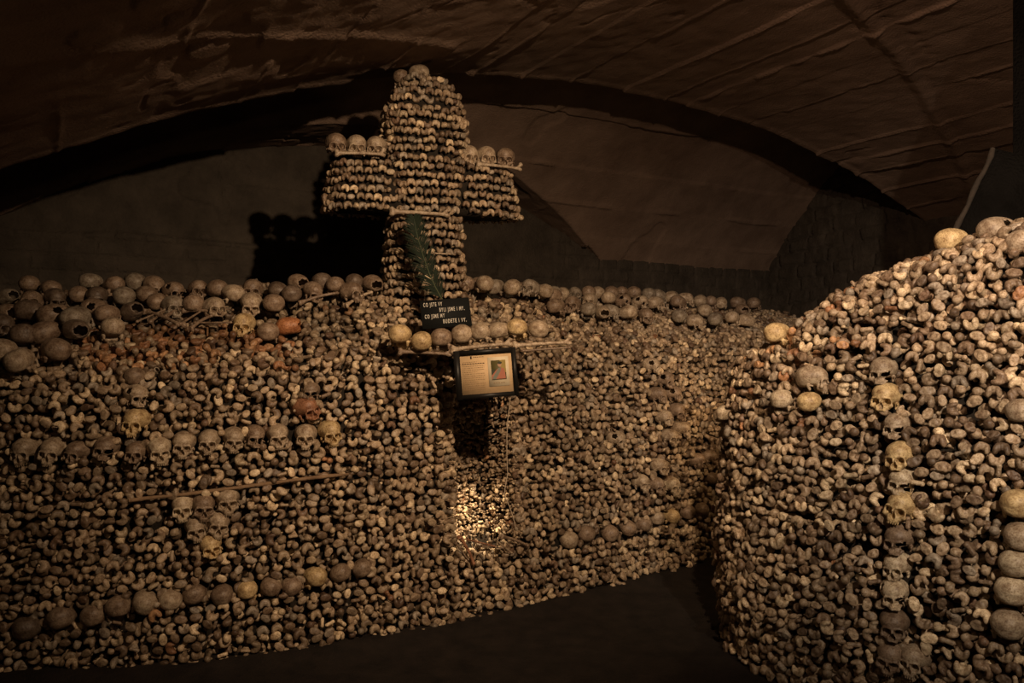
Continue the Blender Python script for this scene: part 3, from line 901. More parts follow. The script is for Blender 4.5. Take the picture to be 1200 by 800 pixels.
while z < 3.99:
    a = float(np.interp(z, pz, pa))
    ring(z, a, min(.265, a * .9) if z < 3.6 else a * .8)
    z += .0625
AZ0, AZ1 = 2.95, 3.29
z = AZ0
while z < AZ1:
    ring(z, .77 - .02 * ((z - AZ0) / .1), .235, arm=True)
    z += .064
wobble = [b for b in cb]
for b in cb: b['P'] = b['P']
# drop upright-member bones that sit inside the arms
inside = []
for b in cb:
    d = b['P'] - ccen; u, w = d @ E1, d @ E2
    if b['arm'] and abs(u) < .27: continue
    if not b['arm'] and AZ0 - .03 < b['P'][2] < AZ1 + .01 and abs(w) < .17: continue
    inside.append(b)
cb = inside
cvis = sorted(cb, key=lambda b: -facing(b))
fine = [b for b in cvis if facing(b) > .2]
random.shuffle(fine)
fine.sort(key=lambda b: -b['sc'] * (b['P'][2] > 2.5))
single = fine[:100]; ids = {id(b) for b in single}
inv = Matrix.Translation(-Vector(cross.location))
cp = {}
for b in single:
    i = random.randrange(3)
    nm = {'femur': 'femur', 'tibia': 'tibia', 'humerus': 'humerus'}[SINGLE[b['k']][0]]
    if (b['k'], i) not in cp:
        V, Q = MID[b['k']][i]
        o = link(nm, mesh_from(nm, V, Q, True, [M_BONE])); cp[(b['k'], i)] = o
    else:
        o = cp[(b['k'], i)].copy(); C.objects.link(o)
    o.parent = cross
    R, O = frame_of(b, .08)
    o.matrix_basis = Matrix([[*R[j], O[j] - cross.location[j]] for j in range(3)] + [[0, 0, 0, 1]])
    o.color = b['tint']
V, Q, Cc = mass([b for b in cb if id(b) not in ids], MID)
V = V - np.array(cross.location)
o = link('remaining_bones', mesh_from('remaining_bones', V, Q, True, [M_MASS], Cc), cross); o['kind'] = 'stuff'
# core inside, coloured near-black as the shade between the bones
def loft(a_of, b_of, zs, n=40):
    th = np.linspace(0, 2 * PI, n, endpoint=False); rows = []
    for z in zs:
        a, b = a_of(z), b_of(z)
        x = a * np.sign(np.cos(th)) * np.abs(np.cos(th)) ** .56; y = b * np.sign(np.sin(th)) * np.abs(np.sin(th)) ** .56
        rows.append(E1 * x[:, None] + E2 * y[:, None] + np.array([0, 0, z - 2.2]))
    R = np.array(rows); m = len(zs)
    I = np.arange(m * n).reshape(m, n); J = np.roll(I, -1, 1)
    Q = np.stack([I[:-1], J[:-1], J[1:], I[1:]], -1).reshape(-1, 4)
    V = np.concatenate([R.reshape(-1, 3), R[0].mean(0)[None], R[-1].mean(0)[None]])
    cq = []
    for i in range(0, n, 2):
        cq += [(m * n, I[0, (i + 2) % n], I[0, (i + 1) % n], I[0, i]), (m * n + 1, I[-1, i], I[-1, (i + 1) % n], I[-1, (i + 2) % n])]
    return V, np.concatenate([Q, np.array(cq)])
mb = MB()
mb.add(*loft(lambda z: max(float(np.interp(z, pz, pa)) - .06, .05), lambda z: max(min(.25, float(np.interp(z, pz, pa)) * .85) - .06, .04), np.linspace(2.1, 3.97, 26)))
mb.add(*loft(lambda z: .69, lambda z: .17, np.linspace(AZ0 - .01, AZ1 - .0, 6)))
mb.build('packing', M_GAP_SHADE, cross)

# skulls on the cross
def at(x, y, D): return np.array([(x - 600) / FPX * D, D, EYE + (HOR - y) / FPX * D])
def arm_point(u, z, w=0):  # point on the cross, u along the arms
    p = ccen + E1 * u + E2 * w
    return np.array([p[0], p[1], z])
def u_for(x, w):  # distance along the arms that projects to column x
    k = (x - 600) / FPX
    q = ccen + E2 * w
    return (k * q[1] - q[0]) / (E1[0] - k * E1[1])
ZT = AZ1 + .005
for i, (x, tn, v, yw, w) in enumerate([(394, 'brown', 0, 8, -.10), (418, 'tan', 2, 4, -.10), (441, 'tan', 0, -8, -.11)]):
    c = arm_point(u_for(x, w), ZT + .105, w)
    place_skull(v, c, rot_from(yawed(unit(CAM - c), yw, -4)), 1.06, tn, f'{tn} skull on the left arm of the bone cross, {["outermost", "middle one of three", "nearest the upright"][i]}', 'skulls on the left arm of the cross')
for i, (x, tn, v, yw, w) in enumerate([(549, 'tan', 0, 25, -.10), (570, 'tan', 2, 18, -.12), (592, 'brown', 0, 0, -.12)]):
    c = arm_point(u_for(x, w), ZT + .100, w)
    place_skull(v, c, rot_from(yawed(unit(CAM - c), yw, -4)), 1.03, tn, f'{tn} skull on the right arm of the bone cross, {["nearest the upright", "middle one of three", "outermost"][i]}', 'skulls on the right arm of the cross')
c = at(492, 87, 6.14); place_skull(2, c, rot_from(yawed(unit(CAM - c), 48, -5)), .92, 'tan', 'tan skull in profile at the very top of the bone cross', None)
c = at(471, 93, 6.24); place_skull(1, c, rot_from(yawed(unit(CAM - c), 170, 0)), .86, 'brown', 'dull brown skull turned away, left of the one topping the cross', None)

# ------------------------------------------------------------------ bones lying flat
full_me = mesh_from('femur', LB_V, LB_Q, True, [M_BONE])
thin_me = mesh_from('shin_splint', TB_V, TB_Q, True, [M_BONE])
def lay(me, name, a, b, tone, label, group=None, spin=0):
    """a whole bone reaching from a to b"""
    a = np.array(a); b = np.array(b); L = np.linalg.norm(b - a)
    x = (b - a) / L; up = np.array([0, 0, 1.]); y = unit(np.cross(up, x)); z = np.cross(x, y)
    c, s = math.cos(spin), math.sin(spin); y, z = c * y + s * z, -s * y + c * z
    base = .44 if me is full_me else .34
    k = L / base
    w = min(max(k, .8), 1.15)
    R = np.stack([x * k, y * w, z * w], 1); m = (a + b) / 2
    o = link(name, me)
    o.matrix_world = Matrix([[*R[j], m[j]] for j in range(3)] + [[0, 0, 0, 1]])
    cc = TONES[tone]; q = random.uniform(.9, 1.1); o.color = (cc[0] * q, cc[1] * q, cc[2] * q, 1)
    tag(o, label, 'bone', group)
    return o
def on_left(x, y, out=.03):
    P, n = find_left(x, y); return P + n * out
D1 = -.225
lay(full_me, 'femur', arm_point(u_for(392, D1), ZT + .012, D1), arm_point(u_for(452, D1), ZT + .03, D1), 'tan', 'tan thigh bone laid flat under the skulls on the left arm of the cross', None, 1.4)
lay(full_me, 'femur', arm_point(u_for(558, D1), ZT + .012, D1), arm_point(u_for(612, D1), ZT + .0, D1), 'tan', 'tan thigh bone laid flat under the skulls on the right arm of the cross', None, 1.4)
lay(full_me, 'femur', arm_point(u_for(456, -.27), AZ0 - .045, -.27), arm_point(u_for(528, -.27), AZ0 - .045, -.27), 'tan', 'tan thigh bone laid flat across the upright just under the arms of the cross', None, 1.5)
lay(thin_me, 'shin_bone', arm_point(u_for(500, -.27), 2.615, -.275), arm_point(u_for(534, -.27), 2.615, -.26), 'tan', 'short tan bone laid flat across the lower upright of the cross')
# bones under the shelf skulls
def shelf_pt(x, y, fwd=.16):
    P, n = find_left(x, y + 4); D = min(P[1] - fwd, 5.40)
    return at(x, y, D)
lay(full_me, 'femur', shelf_pt(466, 412, .08), shelf_pt(530, 415, .12), 'brown', 'brown thigh bone lying under the two big skulls left of the picture frame', None, 1.3)
lay(full_me, 'femur', shelf_pt(527, 410, .13), shelf_pt(602, 402, .14), 'tan', 'tan thigh bone lying directly above the picture frame', None, 1.3)
lay(full_me, 'femur', shelf_pt(600, 405, .12), shelf_pt(671, 401, .10), 'tan', 'tan thigh bone lying right of the picture frame under the skull row', None, 1.3)
lay(thin_me, 'shin_bone', shelf_pt(612, 411, .07), shelf_pt(668, 407, .06), 'brown', 'thin brown bone lying just below the one right of the picture frame')
# loose bones on top of the left wall
sticks = [(132 + 40, 372, 214, 390), (190, 352, 191, 392), (178, 385, 212, 360), (193, 380, 232, 362), (205, 392, 240, 372), (228, 386, 272, 387), (215, 372, 262, 376), (160, 385, 196, 372), (238, 366, 276, 372), (222, 395, 250, 378)]
for i, (x0, y0, x1, y1) in enumerate(sticks):
    a, b = on_left(x0, y0, .05), on_left(x1, y1, .06)
    if np.linalg.norm(b - a) > .5: b = a + (b - a) * .45 / np.linalg.norm(b - a)
    if np.linalg.norm(b - a) < .2: b = a + unit(b - a + np.array([.01, 0, 0])) * .22
    lay(thin_me if i % 3 else full_me, 'shin_bone' if i % 3 else 'femur', a, b, 'brown', 'loose brown bone lying in the tangle between heaped skulls and orange bones', 'loose bones tangled on the left wall top')
for x0, y0, x1, y1, tn, lb in [(352, 363, 398, 352, 'brown', 'brown long bone lying on the heap left of the cross beside rounded skulls'),
                               (404, 366, 436, 350, 'tan', 'tan long bone slanting up towards the foot of the cross')]:
    lay(full_me, 'femur', on_left(x0, y0, .06), on_left(x1, y1, .07), tn, lb)
# bones at the foot of the niche
for x0, y0, x1, y1, tn, me, nm, lb in [
        (538, 628, 556, 662, 'reddish', full_me, 'femur', 'reddish thigh bone slanting down below the lit niche'),
        (534, 636, 549, 656, 'brown', thin_me, 'shin_bone', 'brown bone slanting down at the left foot of the niche'),
        (548, 632, 580, 640, 'reddish', thin_me, 'shin_bone', 'reddish bone lying across the sill of the lit niche'),
        (586, 628, 620, 640, 'brown', full_me, 'femur', 'brown thigh bone pointing right from the foot of the niche'),
        (580, 632, 600, 648, 'tan', thin_me, 'shin_bone', 'tan bone slanting down right of the lit patch in the niche'),
        (566, 640, 590, 642, 'brown', thin_me, 'shin_bone', 'short brown bone tucked under the tan slanting one by the niche')]:
    P, n = find_left(x0, max(y0, 646)); D = P[1] - .03
    P2, _ = find_left(x1, max(y1, 648)); D2 = P2[1] - .05
    lay(me, nm, at(x0, y0, D), at(x1, y1, D2), tn, lb)
# wooden lath wedged in the left wall
a0, a1 = on_left(150, 585, .02), on_left(410, 554, .012)
pts = [a0 + (a1 - a0) * q for q in np.linspace(0, 1, 14)]
pts = [on_left(x, y, -.002) for x, y in zip(np.linspace(152, 408, 12), np.linspace(586, 555, 12))]
pts = np.array(pts); pts[1:-1] = (pts[:-2] + pts[1:-1] * 1 + pts[2:]) / 3
lathb = MB()
nrm = -E2
rows = []
for i, p in enumerate(pts):
    r = .0085 + .0015 * math.sin(i * 2.1)
    rows.append([p + nrm * .02 + np.array([0, 0, r]), p + nrm * .02 - np.array([0, 0, r]), p - nrm * .03 - np.array([0, 0, r]), p - nrm * .03 + np.array([0, 0, r])])
R_ = np.array(rows); m_ = len(rows); I_ = np.arange(m_ * 4).reshape(m_, 4); J_ = np.roll(I_, -1, 1)
lathb.add(R_.reshape(-1, 3), np.concatenate([np.stack([I_[:-1], I_[1:], J_[1:], J_[:-1]], -1).reshape(-1, 4), [I_[0][::-1], I_[-1]]]))
tag(lathb.build('wooden_lath', M_WOOD), 'thin reddish-brown wooden lath wedged across the left bone wall above the skull cluster', 'lath')

# ------------------------------------------------------------------ plaque, frame, palm, cord
def oriented(name, x, y, D, yaw_to, roll, pitch=0):
    e = bpy.data.objects.new(name, None); C.objects.link(e)
    c = at(x, y, D)
    f = yawed(unit(CAM - c), yaw_to, pitch)              # local -Y looks at f
    R = rot_from(-f)
    a = math.radians(roll); cc, ss = math.cos(a), math.sin(a)
    R = R @ np.array([[cc, 0, -ss], [0, 1, 0], [ss, 0, cc]])   # roll counter-clockwise as seen
    R = np.stack([R[:, 0], R[:, 1], R[:, 2]], 1)
    e.matrix_world = Matrix([[*R[j], c[j]] for j in range(3)] + [[0, 0, 0, 1]])
    return e
Dp = 5.53
plq = oriented('plaque', 522.5, 367, Dp, 6, 5, 12)
tag(plq, 'small black plaque with four lines of pale capitals leaning at the foot of the cross', 'plaque')
pw, ph = 58 / FPX * Dp / 2, 34 / FPX * Dp / 2
MB().box((-pw, -.008, -ph), (pw, .008, ph)).build('panel', M_PLATE, plq)
def text(body, x, z, h, wscale, parent, mat, name='lettering', spacing=1.35):
    cu = bpy.data.curves.new(name, 'FONT'); cu.body = body; cu.size = h * 1.4; cu.extrude = .0008; cu.offset = .0006; cu.space_character = spacing
    cu.align_x = 'LEFT'
    o = bpy.data.objects.new(name, cu); C.objects.link(o); o.parent = parent
    o.location = (x, -.0098, z); o.rotation_euler = (PI / 2, 0, 0); o.scale = (wscale, 1, 1)
    cu.materials.append(mat)
    bpy.context.view_layer.update()
    me = bpy.data.meshes.new_from_object(o.evaluated_get(bpy.context.evaluated_depsgraph_get()))
    m = link(name, me, parent); m.matrix_basis = o.matrix_basis.copy()
    bpy.data.objects.remove(o)
    return m
lh = .0275
text('CO JSTE VY', -pw + .020, ph - .046, lh, .50, plq, M_LETTER)
text('BYLI JSME I MY.', -pw + .125, ph - .087, lh, .50, plq, M_LETTER)
text('CO JSME MY', -pw + .022, ph - .128, lh, .50, plq, M_LETTER)
text('BUDETE I VY.', -pw + .142, ph - .169, lh, .54, plq, M_LETTER)

Df = 5.33
fr = oriented('picture_frame', 569.5, 437.5, Df, 4, 4.2, 2)
tag(fr, 'black framed panel with a yellowed text sheet and small portrait hanging above the niche', 'picture frame')
fw, fh = 73 / FPX * Df / 2, 57 / FPX * Df / 2
bw, bt = .040, .050
mb = MB()
mb.box((-fw, -.022, -fh), (-fw + bw, .022, fh)); mb.box((fw - .028, -.022, -fh), (fw, .022, fh))
mb.box((-fw + bw, -.022, fh - .030), (fw - .028, .022, fh)); mb.box((-fw + bw, -.022, -fh), (fw - .028, .022, -fh + .030))
mb.build('frame', M_BLACK, fr)
MB().box((-fw + .01, .004, -fh + .01), (fw - .01, .02, fh - .01)).build('backing_board', M_BLACK, fr)
px0, px1, pz0, pz1 = -fw + bw, fw - .028, -fh + .030, fh - .030
MB().box((px0, -.004, pz0), (px1, .003, pz1)).build('text_sheet', M_PAPER, fr)
sheet_w = px1 - px0; sheet_h = pz1 - pz0
mb = MB(); random.seed(3)
for i in range(15):
    z0 = pz1 - .050 - i * (sheet_h - .065) / 15
    x = px0 + .012
    end = px0 + sheet_w * .46 * (1 if i % 5 else .7)
    while x < end:
        w = random.uniform(.004, .014)
        mb.box((x, -.0052, z0), (min(x + w, end), -.0042, z0 + .0032)); x += w + .0035
mb.build('writing', M_INK, fr)
mb = MB(); mb.box((px0 + sheet_w * .20, -.0056, pz1 - .028), (px0 + sheet_w * .23, -.0042, pz1 - .010))
for i in range(6): mb.box((px0 + sheet_w * (.26 + .035 * i), -.0056, pz1 - .020), (px0 + sheet_w * (.26 + .035 * i) + .007, -.0042, pz1 - .016))
for i in range(9): mb.box((px0 + .012 + i * .017, -.0056, pz1 - .062), (px0 + .012 + i * .017 + .011, -.0042, pz1 - .057))
mb.build('heading', M_DINK, fr)
cx0, cx1 = px0 + sheet_w * .53, px0 + sheet_w * .93
cz0, cz1 = pz1 - sheet_h * .84, pz1 - sheet_h * .10
mt = MB().box((cx0, -.0075, cz0), (cx1, -.0042, cz1)).build('picture_mount', M_WHITE, fr)
# generic small portrait: seated figure in a rose mantle before an olive ground
ix0, ix1, iz1 = cx0 + .020, cx1 - .020, cz1 - .022; iz0 = cz0 + .042
m_ol = plain('olive_ground', (.10, .085, .03), .6); m_ye = plain('ochre_ground', (.30, .22, .06), .6); m_ro = plain('rose_cloth', (.36, .13, .08), .6)
m_bl = plain('grey_cloth', (.16, .17, .14), .6); m_sk = plain('painted_skin', (.42, .25, .16), .6); m_dg = plain('dark_green', (.03, .035, .018), .6)
pr = MB().box((ix0, -.0086, iz0), (ix1, -.0075, iz1)).build('portrait', m_ol, mt)
iw, ih = ix1 - ix0, iz1 - iz0
def poly(pts, y, mat, nm):
    P = [(ix0 + a * iw, y, iz0 + b * ih) for a, b in pts]; n = len(P)
    P2 = [(p[0], y + .0006, p[2]) for p in P]
    me = bpy.data.meshes.new(nm); me.from_pydata(P + P2, [], [list(range(n))] + [[i, i + n, (i + 1) % n + n, (i + 1) % n] for i in range(n)]); me.materials.append(mat)
    return me
def join_polys(lst, nm, parent):
    V, F, mats, mi = [], [], [], []
    for pts, y, mat in lst:
        n = len(pts); b = len(V)
        V += [(ix0 + a * iw, y, iz0 + q * ih) for a, q in pts] + [(ix0 + a * iw, y + .0006, iz0 + q * ih) for a, q in pts]
        F.append(list(range(b, b + n))); F += [[b + i, b + i + n, b + (i + 1) % n + n, b + (i + 1) % n] for i in range(n)]
        if mat not in mats: mats.append(mat)
        mi += [mats.index(mat)] * (n + 1)
    me = bpy.data.meshes.new(nm); me.from_pydata(V, [], F)
    for m in mats: me.materials.append(m)
    for p, i in zip(me.polygons, mi): p.material_index = i
    o = link(nm, me, parent); return o
circ = lambda cx, cz, rx, rz, n=14: [(cx + rx * math.cos(i * 2 * PI / n), cz + rz * math.sin(i * 2 * PI / n)) for i in range(n)]
join_polys([([(.62, .45), (1, .35), (1, 1), (.6, 1)], -.0092, m_ye), ([(0, 0), (.30, 0), (.22, .55), (0, .5)], -.0093, m_dg),
            ([(.02, .04), (.0, .22), (.35, .52), (.62, .64), (.88, .55), (.95, .2), (.95, .04)], -.0097, m_ro),
            ([(.08, .04), (.05, .12), (.50, .60), (.68, .62), (.60, .40), (.28, .04)], -.0102, m_bl),
            (circ(.58, .78, .13, .13), -.0106, m_sk), (circ(.60, .86, .15, .07), -.0109, m_dg)], 'painted_figure', pr)
mb = MB()
for i in range(5): mb.box((cx0 + .03 + i * .016, -.0084, cz0 + .019), (cx0 + .03 + i * .016 + .010, -.0075, cz0 + .023))
mb.build('caption', M_INK, mt)

# cord hanging from the frame
cpts = [(598, 466, 5.40), (597, 476, 5.42), (595, 492, 5.43), (594, 510, 5.44), (594, 535, 5.45), (595, 555, 5.46), (592, 570, 5.45), (591, 580, 5.44), (597, 593, 5.43), (602, 608, 5.42), (605, 622, 5.42)]
cp3 = np.array([at(x, y, D - .06) for x, y, D in cpts])
q = np.linspace(0, len(cp3) - 1, 60)
cp3 = np.stack([np.interp(q, np.arange(len(cp3)), cp3[:, i]) for i in range(3)], 1)
tag(MB().tube(cp3, .0034, 6).build('electric_cord', M_CORD, smooth=True), 'thin pale cord dangling from the picture frame past the niche', 'cord')

# palm frond
palm = bpy.data.objects.new('palm_frond', None); C.objects.link(palm)
tag(palm, 'dark green dried palm frond standing behind the plaque against the cross', 'palm frond')
Dq = 5.46
rc = [(519, 352, 5.58), (511, 338, 5.60), (503, 320, 5.62), (496, 300, 5.64), (490, 280, 5.66), (487, 266, 5.66), (485, 255, 5.66)]
r3 = np.array([at(*p) for p in rc]); palm.location = tuple(r3[0])
qq = np.linspace(0, len(r3) - 1, 60); r3 = np.stack([np.interp(qq, np.arange(len(r3)), r3[:, i]) for i in range(3)], 1) - r3[0]
k_ = np.ones(9) / 9
MB().tube(r3, np.linspace(.005, .0015, 60), 6).build('rachis', plain('palm_stalk', (.06, .075, .035), .5), palm, smooth=True)
mb = MB(); random.seed(5)
for i in range(2, 60):
    for rep in range(2):
        T = unit(r3[min(i + 1, 59)] - r3[max(i - 1, 0)])
        for sd in (-1, 1):
            f = i / 59
            L = (.135 * math.sin(PI * min(f * .80 + .16, 1)) ** .7 + .02) * random.uniform(.85, 1.1)
            side = unit(np.cross(T, [0, -1, .1])) * sd
            d = unit(side * random.uniform(.75, 1.0) + T * random.uniform(.9, 1.35) + np.array([0, -.35 * random.random(), 0]))
            b = r3[i] + T * rep * .004; wv = unit(np.cross(d, [0, 1, 0])) * .0036
            mid = b + d * L * .5 + np.array([0, 0, .004]); tip = b + d * L + np.array([0, 0, -.015])
            th = np.array([0, .0012, 0])
            V = [b - wv * .5, b + wv * .5, mid + wv, mid - wv, tip]
            V = [p - th for p in V] + [p + th for p in V]
            mb.add(V, [(0, 1, 2, 3), (3, 2, 4, 4), (8, 7, 6, 5), (9, 9, 7, 8), (0, 3, 8, 5), (3, 4, 9, 8), (2, 1, 6, 7), (4, 2, 7, 9)])
Vc = np.concatenate(mb.V); Qc = np.concatenate(mb.Q)
me = bpy.data.meshes.new('leaflets'); me.from_pydata([tuple(v) for v in Vc], [], [list(dict.fromkeys(int(a) for a in f)) for f in Qc]); me.materials.append(M_FROND)
link('leaflets', me, palm)

# ------------------------------------------------------------------ the vault
random.seed(21)
def zA(s): return 4.37 - np.where(s < 4.83, .0504, .042) * (s - 4.83) ** 2
LIP = 6.1; BACK = 8.6
def zA2(s): return 4.12 - .095 * (s - 2.95) ** 2
def zB(t): return 4.75 - .272 * (t - 6.1) ** 2
def boards(u, w, seed, pitch=.42):
    """board-mould marks: u across the boards, w along them; returns offset downwards"""
    rng = np.random.default_rng(seed)
    edges = -6 + np.cumsum(rng.uniform(.55, 1.5, 90) * pitch)
    i = np.searchsorted(edges, u)
    off = rng.uniform(-.014, .014, 100)[i]
    slope = rng.uniform(-.03, .03, 100)[i] * (u - edges[np.clip(i, 0, 89)])
    d = off + slope
    for k, e in enumerate(edges):
        wv = .010 + .006 * rng.random()
        m = np.abs(u - e - .012 * noise3(w * .9, k, 0, seed)) 
        g = sstep(-.15, .35, noise3(w * 1.3, k * 3.1, 0, seed + 3) + .6 * noise3(w * 7, k * 1.7, 0, seed + 4))
        d = d + (.020 * rng.random() + .010) * g * np.exp(-(m / wv) ** 2)
    return d
def plaster(u, w, seed):
    a = fbm(u * 1.1, w * 1.1, 0, seed, 5) * .012 + fbm(u * 9, w * 9, 0, seed + 50, 3) * .0045
    ch = noise3(u * 1.3, w * .8, 0, seed + 9) + .5 * noise3(u * 5, w * 4, 0, seed + 10)
    a = a - .022 * sstep(.62, .72, ch)
    # cracks
    c = np.abs(noise3(u * .9 + .3 * noise3(w * 3, u * 3, 0, seed + 13), w * .9, 0, seed + 12))
    a = a - .015 * np.exp(-(c / .012) ** 2) * (noise3(u * .6, w * .6, 0, seed + 14) > 0)
    return a
s = np.arange(-2.6, 10.65, .0145); t = np.arange(-1.6, LIP + .001, .042)
t = np.append(t, LIP + .0)
Sg, Tg = np.meshgrid(s, t, indexing='ij')
down = boards(Sg, Tg, 4) + plaster(Sg, Tg, 60)
rib = np.abs((Tg - 3.43) - (Sg - 4.06) * .37 - .02 * noise3(Sg * 2, 0, 0, 77))
down = down + .030 * np.exp(-(rib / .055) ** 4) * (Sg > 3)
rib2 = np.abs((Tg - 5.0) - (Sg - 1.9) * .45)
down = down + .028 * np.exp(-(rib2 / .035) ** 2) * (Sg < 2.6) + .02 * np.exp(-((Tg - LIP + .02) / .03) ** 2)
Z = zA(Sg) - down
V1, Q1 = grid(W(Sg, Tg, Z))
# riser of the arch edge
rz = np.linspace(0, 1, 14); Srg, Rg = np.meshgrid(s, rz, indexing='ij')
zl = np.interp(s, s, Z[:, -1])
Pr = W(Srg, LIP + .02 * np.sin(Rg * 3) + .012 * noise3(Srg * 6, Rg * 4, 0, 5), zl[:, None] + Rg * (4.85 - zl[:, None]))
V2, Q2 = grid(Pr)
s2 = np.arange(-2.6, 10.65, .022); t2 = np.arange(LIP - .0, BACK + .05, .0145)
Sg, Tg = np.meshgrid(s2, t2, indexing='ij')
A_, B_ = zA2(Sg), zB(Tg)
big = np.where(A_ > B_, boards(Sg, Tg, 31), boards(Tg, Sg, 32, .36)) + plaster(Sg, Tg, 90) * .9
V3, Q3 = grid(W(Sg, Tg, np.maximum(A_, B_) - big))
def struct(name, V, Q, mat, smooth=True):
    o = link(name, mesh_from(name, V, Q, smooth, [mat])); o['kind'] = 'structure'; return o
struct('ceiling', np.concatenate([V1, V2]), np.concatenate([Q1[:, ::-1], Q2 + len(V1)]), M_CEIL)
struct('ceiling_back', V3, Q3[:, ::-1], M_CEIL)

def masonry(u, z, seed, ch=.155):
    row = np.floor(z / ch + .08 * noise3(u * .7, z, 0, seed)); fz = z / ch + .08 * noise3(u * .7, z, 0, seed) - row
    rr = row.astype(int) % 97
    rng = np.random.default_rng(seed); ln = rng.uniform(.26, .46, 97)[rr]; of = rng.uniform(0, 1, 97)[rr]
    uu = u / ln + of; col = np.floor(uu); fu = (uu - col) * ln; fzm = fz * ch
    e = np.minimum(np.minimum(fu, ln - fu), np.minimum(fzm, ch - fzm)) + .006 * noise3(u * 14, z * 14, 0, seed + 1)
    face = _hash(col.astype(np.int64), row.astype(np.int64), np.zeros_like(row, dtype=np.int64), seed)
    h = sstep(.0, .020, e) * (.020 + .022 * (face - .3))
    return h + fbm(u * 6, z * 6, 0, seed + 2, 4) * .008
def wall_grid(u0, u1, z0, z1, place, du=.018):
    u = np.arange(u0, u1 + du, du); z = np.arange(z0, z1 + du, du)
    return grid(place(*np.meshgrid(u, z, indexing='ij')))
def back_place(u, z):
    br = masonry(u, z, 5); pl = plaster(u, z, 120) + .5 * boards(z, u, 15, .5)
    k = sstep(2.98, 3.03, z + .05 * noise3(u * 1.5, 0, 0, 8)) * (u < 5.6)
    return W(u, BACK - (br * (1 - k) + (pl - .02) * k), z)
V, Q = wall_grid(-2.4, 9.6, 0, 4.75, back_place)
struct('wall_back', V, Q, M_STONE)
V, Q = wall_grid(-1.6, BACK, 0, 4.6, lambda u, z: W(9.4 - 1.7 * masonry(u + .15 * noise3(u, z, 0, 4), z + .06 * u + .05 * noise3(u * 1.7, z * 2, 0, 6), 9, .19), u, z), .022)
struct('wall_right', V, Q[:, ::-1], M_STONE)
V, Q = wall_grid(-1.6, BACK, 0, 4.6, lambda u, z: W(-2.3 + plaster(u, z, 150), u, z), .06)
struct('wall_left', V, Q, M_STONE)
V, Q = wall_grid(-2.4, 9.6, 0, 4.6, lambda u, z: W(u, -1.5 + plaster(u, z, 160), z), .06)
struct('wall_front', V, Q[:, ::-1], M_STONE)
s = np.arange(-2.5, 9.6, .04); t = np.arange(-1.6, BACK, .04)
Sg, Tg = np.meshgrid(s, t, indexing='ij')
Tw = smooth_interp(Sg, FS, FT)
z = fbm(Sg * 2, Tg * 2, 0, 200, 5) * .012 + .045 * np.exp(-np.maximum(Tw - .05 - Tg, 0) / .10)
V, Q = grid(W(Sg, Tg, z))
struct('floor', V, Q, M_FLOOR)

# dark pier and tilted board at the right
c1, c2 = (1187 - 600) / FPX, 0
yp = 5.15
pts = [(1187, 5.15), (1182, 5.6)]
pf = [(c1 * yp, yp), (c1 * yp + .9, yp + .1), (c1 * yp + 1.1, yp + .6), (c1 * yp + .36, yp + .5)]
mb = MB().add([(x, y, 0) for x, y in pf] + [(x, y, 4.35) for x, y in pf], [(3, 2, 1, 0), (4, 5, 6, 7), (0, 1, 5, 4), (1, 2, 6, 5), (2, 3, 7, 6), (3, 0, 4, 7)])
pier = mb.build('pillar', M_DARK); pier['kind'] = 'structure'
# slanting upper flank of the pier
bd = bpy.data.objects.new('leaning_board', None)
P4 = [at(1166, 174, 5.05), at(1236, 190, 5.02), at(1200, 320, 4.98), at(1108, 300, 5.02)]
P4 = [np.array(p) for p in P4]
V = P4 + [p + np.array([0.01, .05, 0]) for p in P4]
o = MB().add(V, [(3, 2, 1, 0), (4, 5, 6, 7), (0, 1, 5, 4), (1, 2, 6, 5), (2, 3, 7, 6), (3, 0, 4, 7)]).build('leaning_board', M_DARK)
tag(o, 'black board leaning behind the highest skulls of the right pile', 'board')
a, b = P4[0], P4[3]
ql = np.linspace(0, 1, 14)
pp = np.array([a + (b - a) * k + np.array([.008 * noise3(k * 9, 0, 0, 3) - .012, -.008, 0]) for k in ql])
MB().tube(pp, .016 + .005 * noise3(ql * 12, 0, 0, 6), 8).build('ragged_edge', M_DWOOD, o, smooth=True)

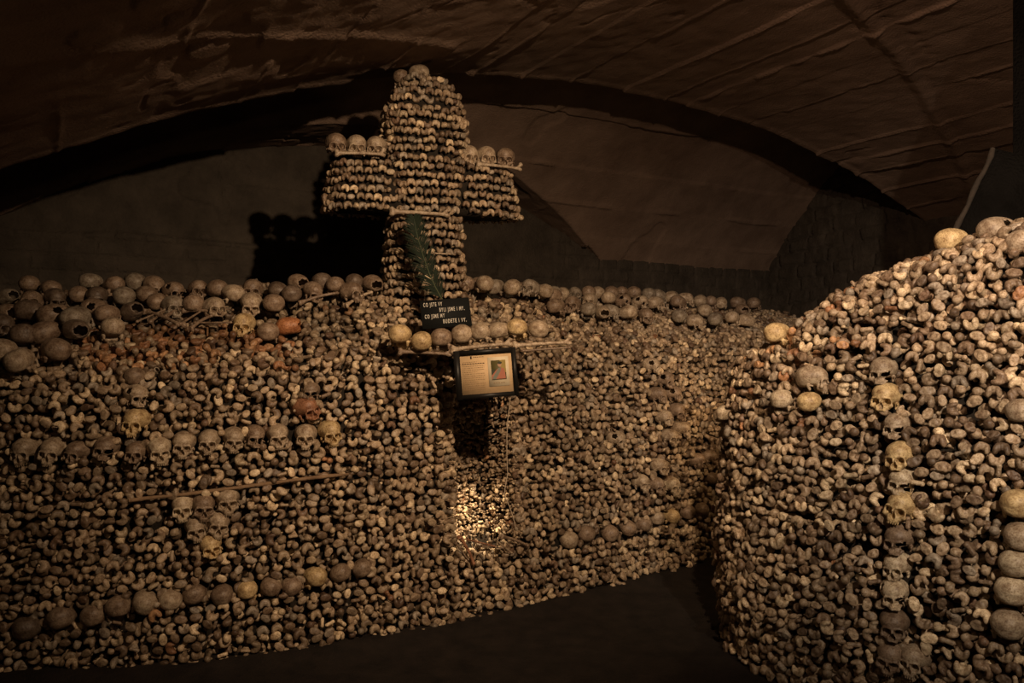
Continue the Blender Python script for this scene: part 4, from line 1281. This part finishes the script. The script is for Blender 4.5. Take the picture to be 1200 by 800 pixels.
# ------------------------------------------------------------------ light
def lamp(name, loc, power, color, radius=.12, typ='POINT', aim=None, size=None, blend=.5):
    l = bpy.data.lights.new(name, typ); l.energy = power; l.color = color; l.shadow_soft_size = radius
    o = bpy.data.objects.new(name, l); C.objects.link(o); o.location = loc
    if typ == 'SPOT': l.spot_size = size; l.spot_blend = blend
    if aim is not None: o.rotation_euler = (Vector(aim) - Vector(loc)).to_track_quat('-Z', 'Y').to_euler()
    return o
WARM = (1.0, .69, .43)
lamp('wall_spot', (.95, 1.7, 3.72), 780, WARM, .04, 'SPOT', (-.45, 5.8, 2.0), math.radians(80), 1.0)
lamp('vault_spot', (.95, 1.6, 3.70), 300, (1.0, .64, .42), .05, 'SPOT', (4.4, 6.4, 3.75), math.radians(92), 1.0)
lamp('pile_spot', (1.75, .35, 3.50), 820, (1.0, .78, .57), .04, 'SPOT', (2.75, 4.3, 2.1), math.radians(58), 1.0)
lamp('passage_lamp', (1.93, 6.75, 1.40), 7, (1.0, .62, .30), .05)
lamp('weak_fill', (-.2, .3, 2.6), 12, WARM, .10)  # added weak fill, stands for no fixture in the aisle
nb = find_left(563, 612)[0]
nl = W(2.90, 5.06, 1.36)
lamp('niche_lamp', tuple(nl), 95, (1.0, .74, .45), .02, 'SPOT', tuple(W(2.72, 5.36, .62)), math.radians(50), .8)

w = bpy.data.worlds.new('world'); bpy.context.scene.world = w; w.use_nodes = True
w.node_tree.nodes['Background'].inputs['Color'].default_value = (.9, .8, .72, 1)
w.node_tree.nodes['Background'].inputs['Strength'].default_value = .006

# ------------------------------------------------------------------ camera
cam = bpy.data.cameras.new('camera'); cam.lens = FPX / 1200 * 36; cam.sensor_width = 36; cam.sensor_fit = 'HORIZONTAL'
co = bpy.data.objects.new('camera', cam); C.objects.link(co)
co.location = (0, 0, EYE); co.rotation_euler = (PI / 2, 0, 0)
cam.shift_y = (HOR - 400) / 1200
cam.clip_start = .05
bpy.context.scene.camera = co
vs = bpy.context.scene.view_settings
vs.view_transform = 'Standard'; vs.look = 'None'; vs.exposure = 0; vs.gamma = 1; vs.use_curve_mapping = False
for o in bpy.data.objects:
    if 'label' in o and len(o['label'].split()) > 15: print('LONG', o.name, o['label'])
print('BONES left', len(left), len(left2), 'right', len(right), len(right2), 'single', len(chosen), 'cross', len(cb), quota)
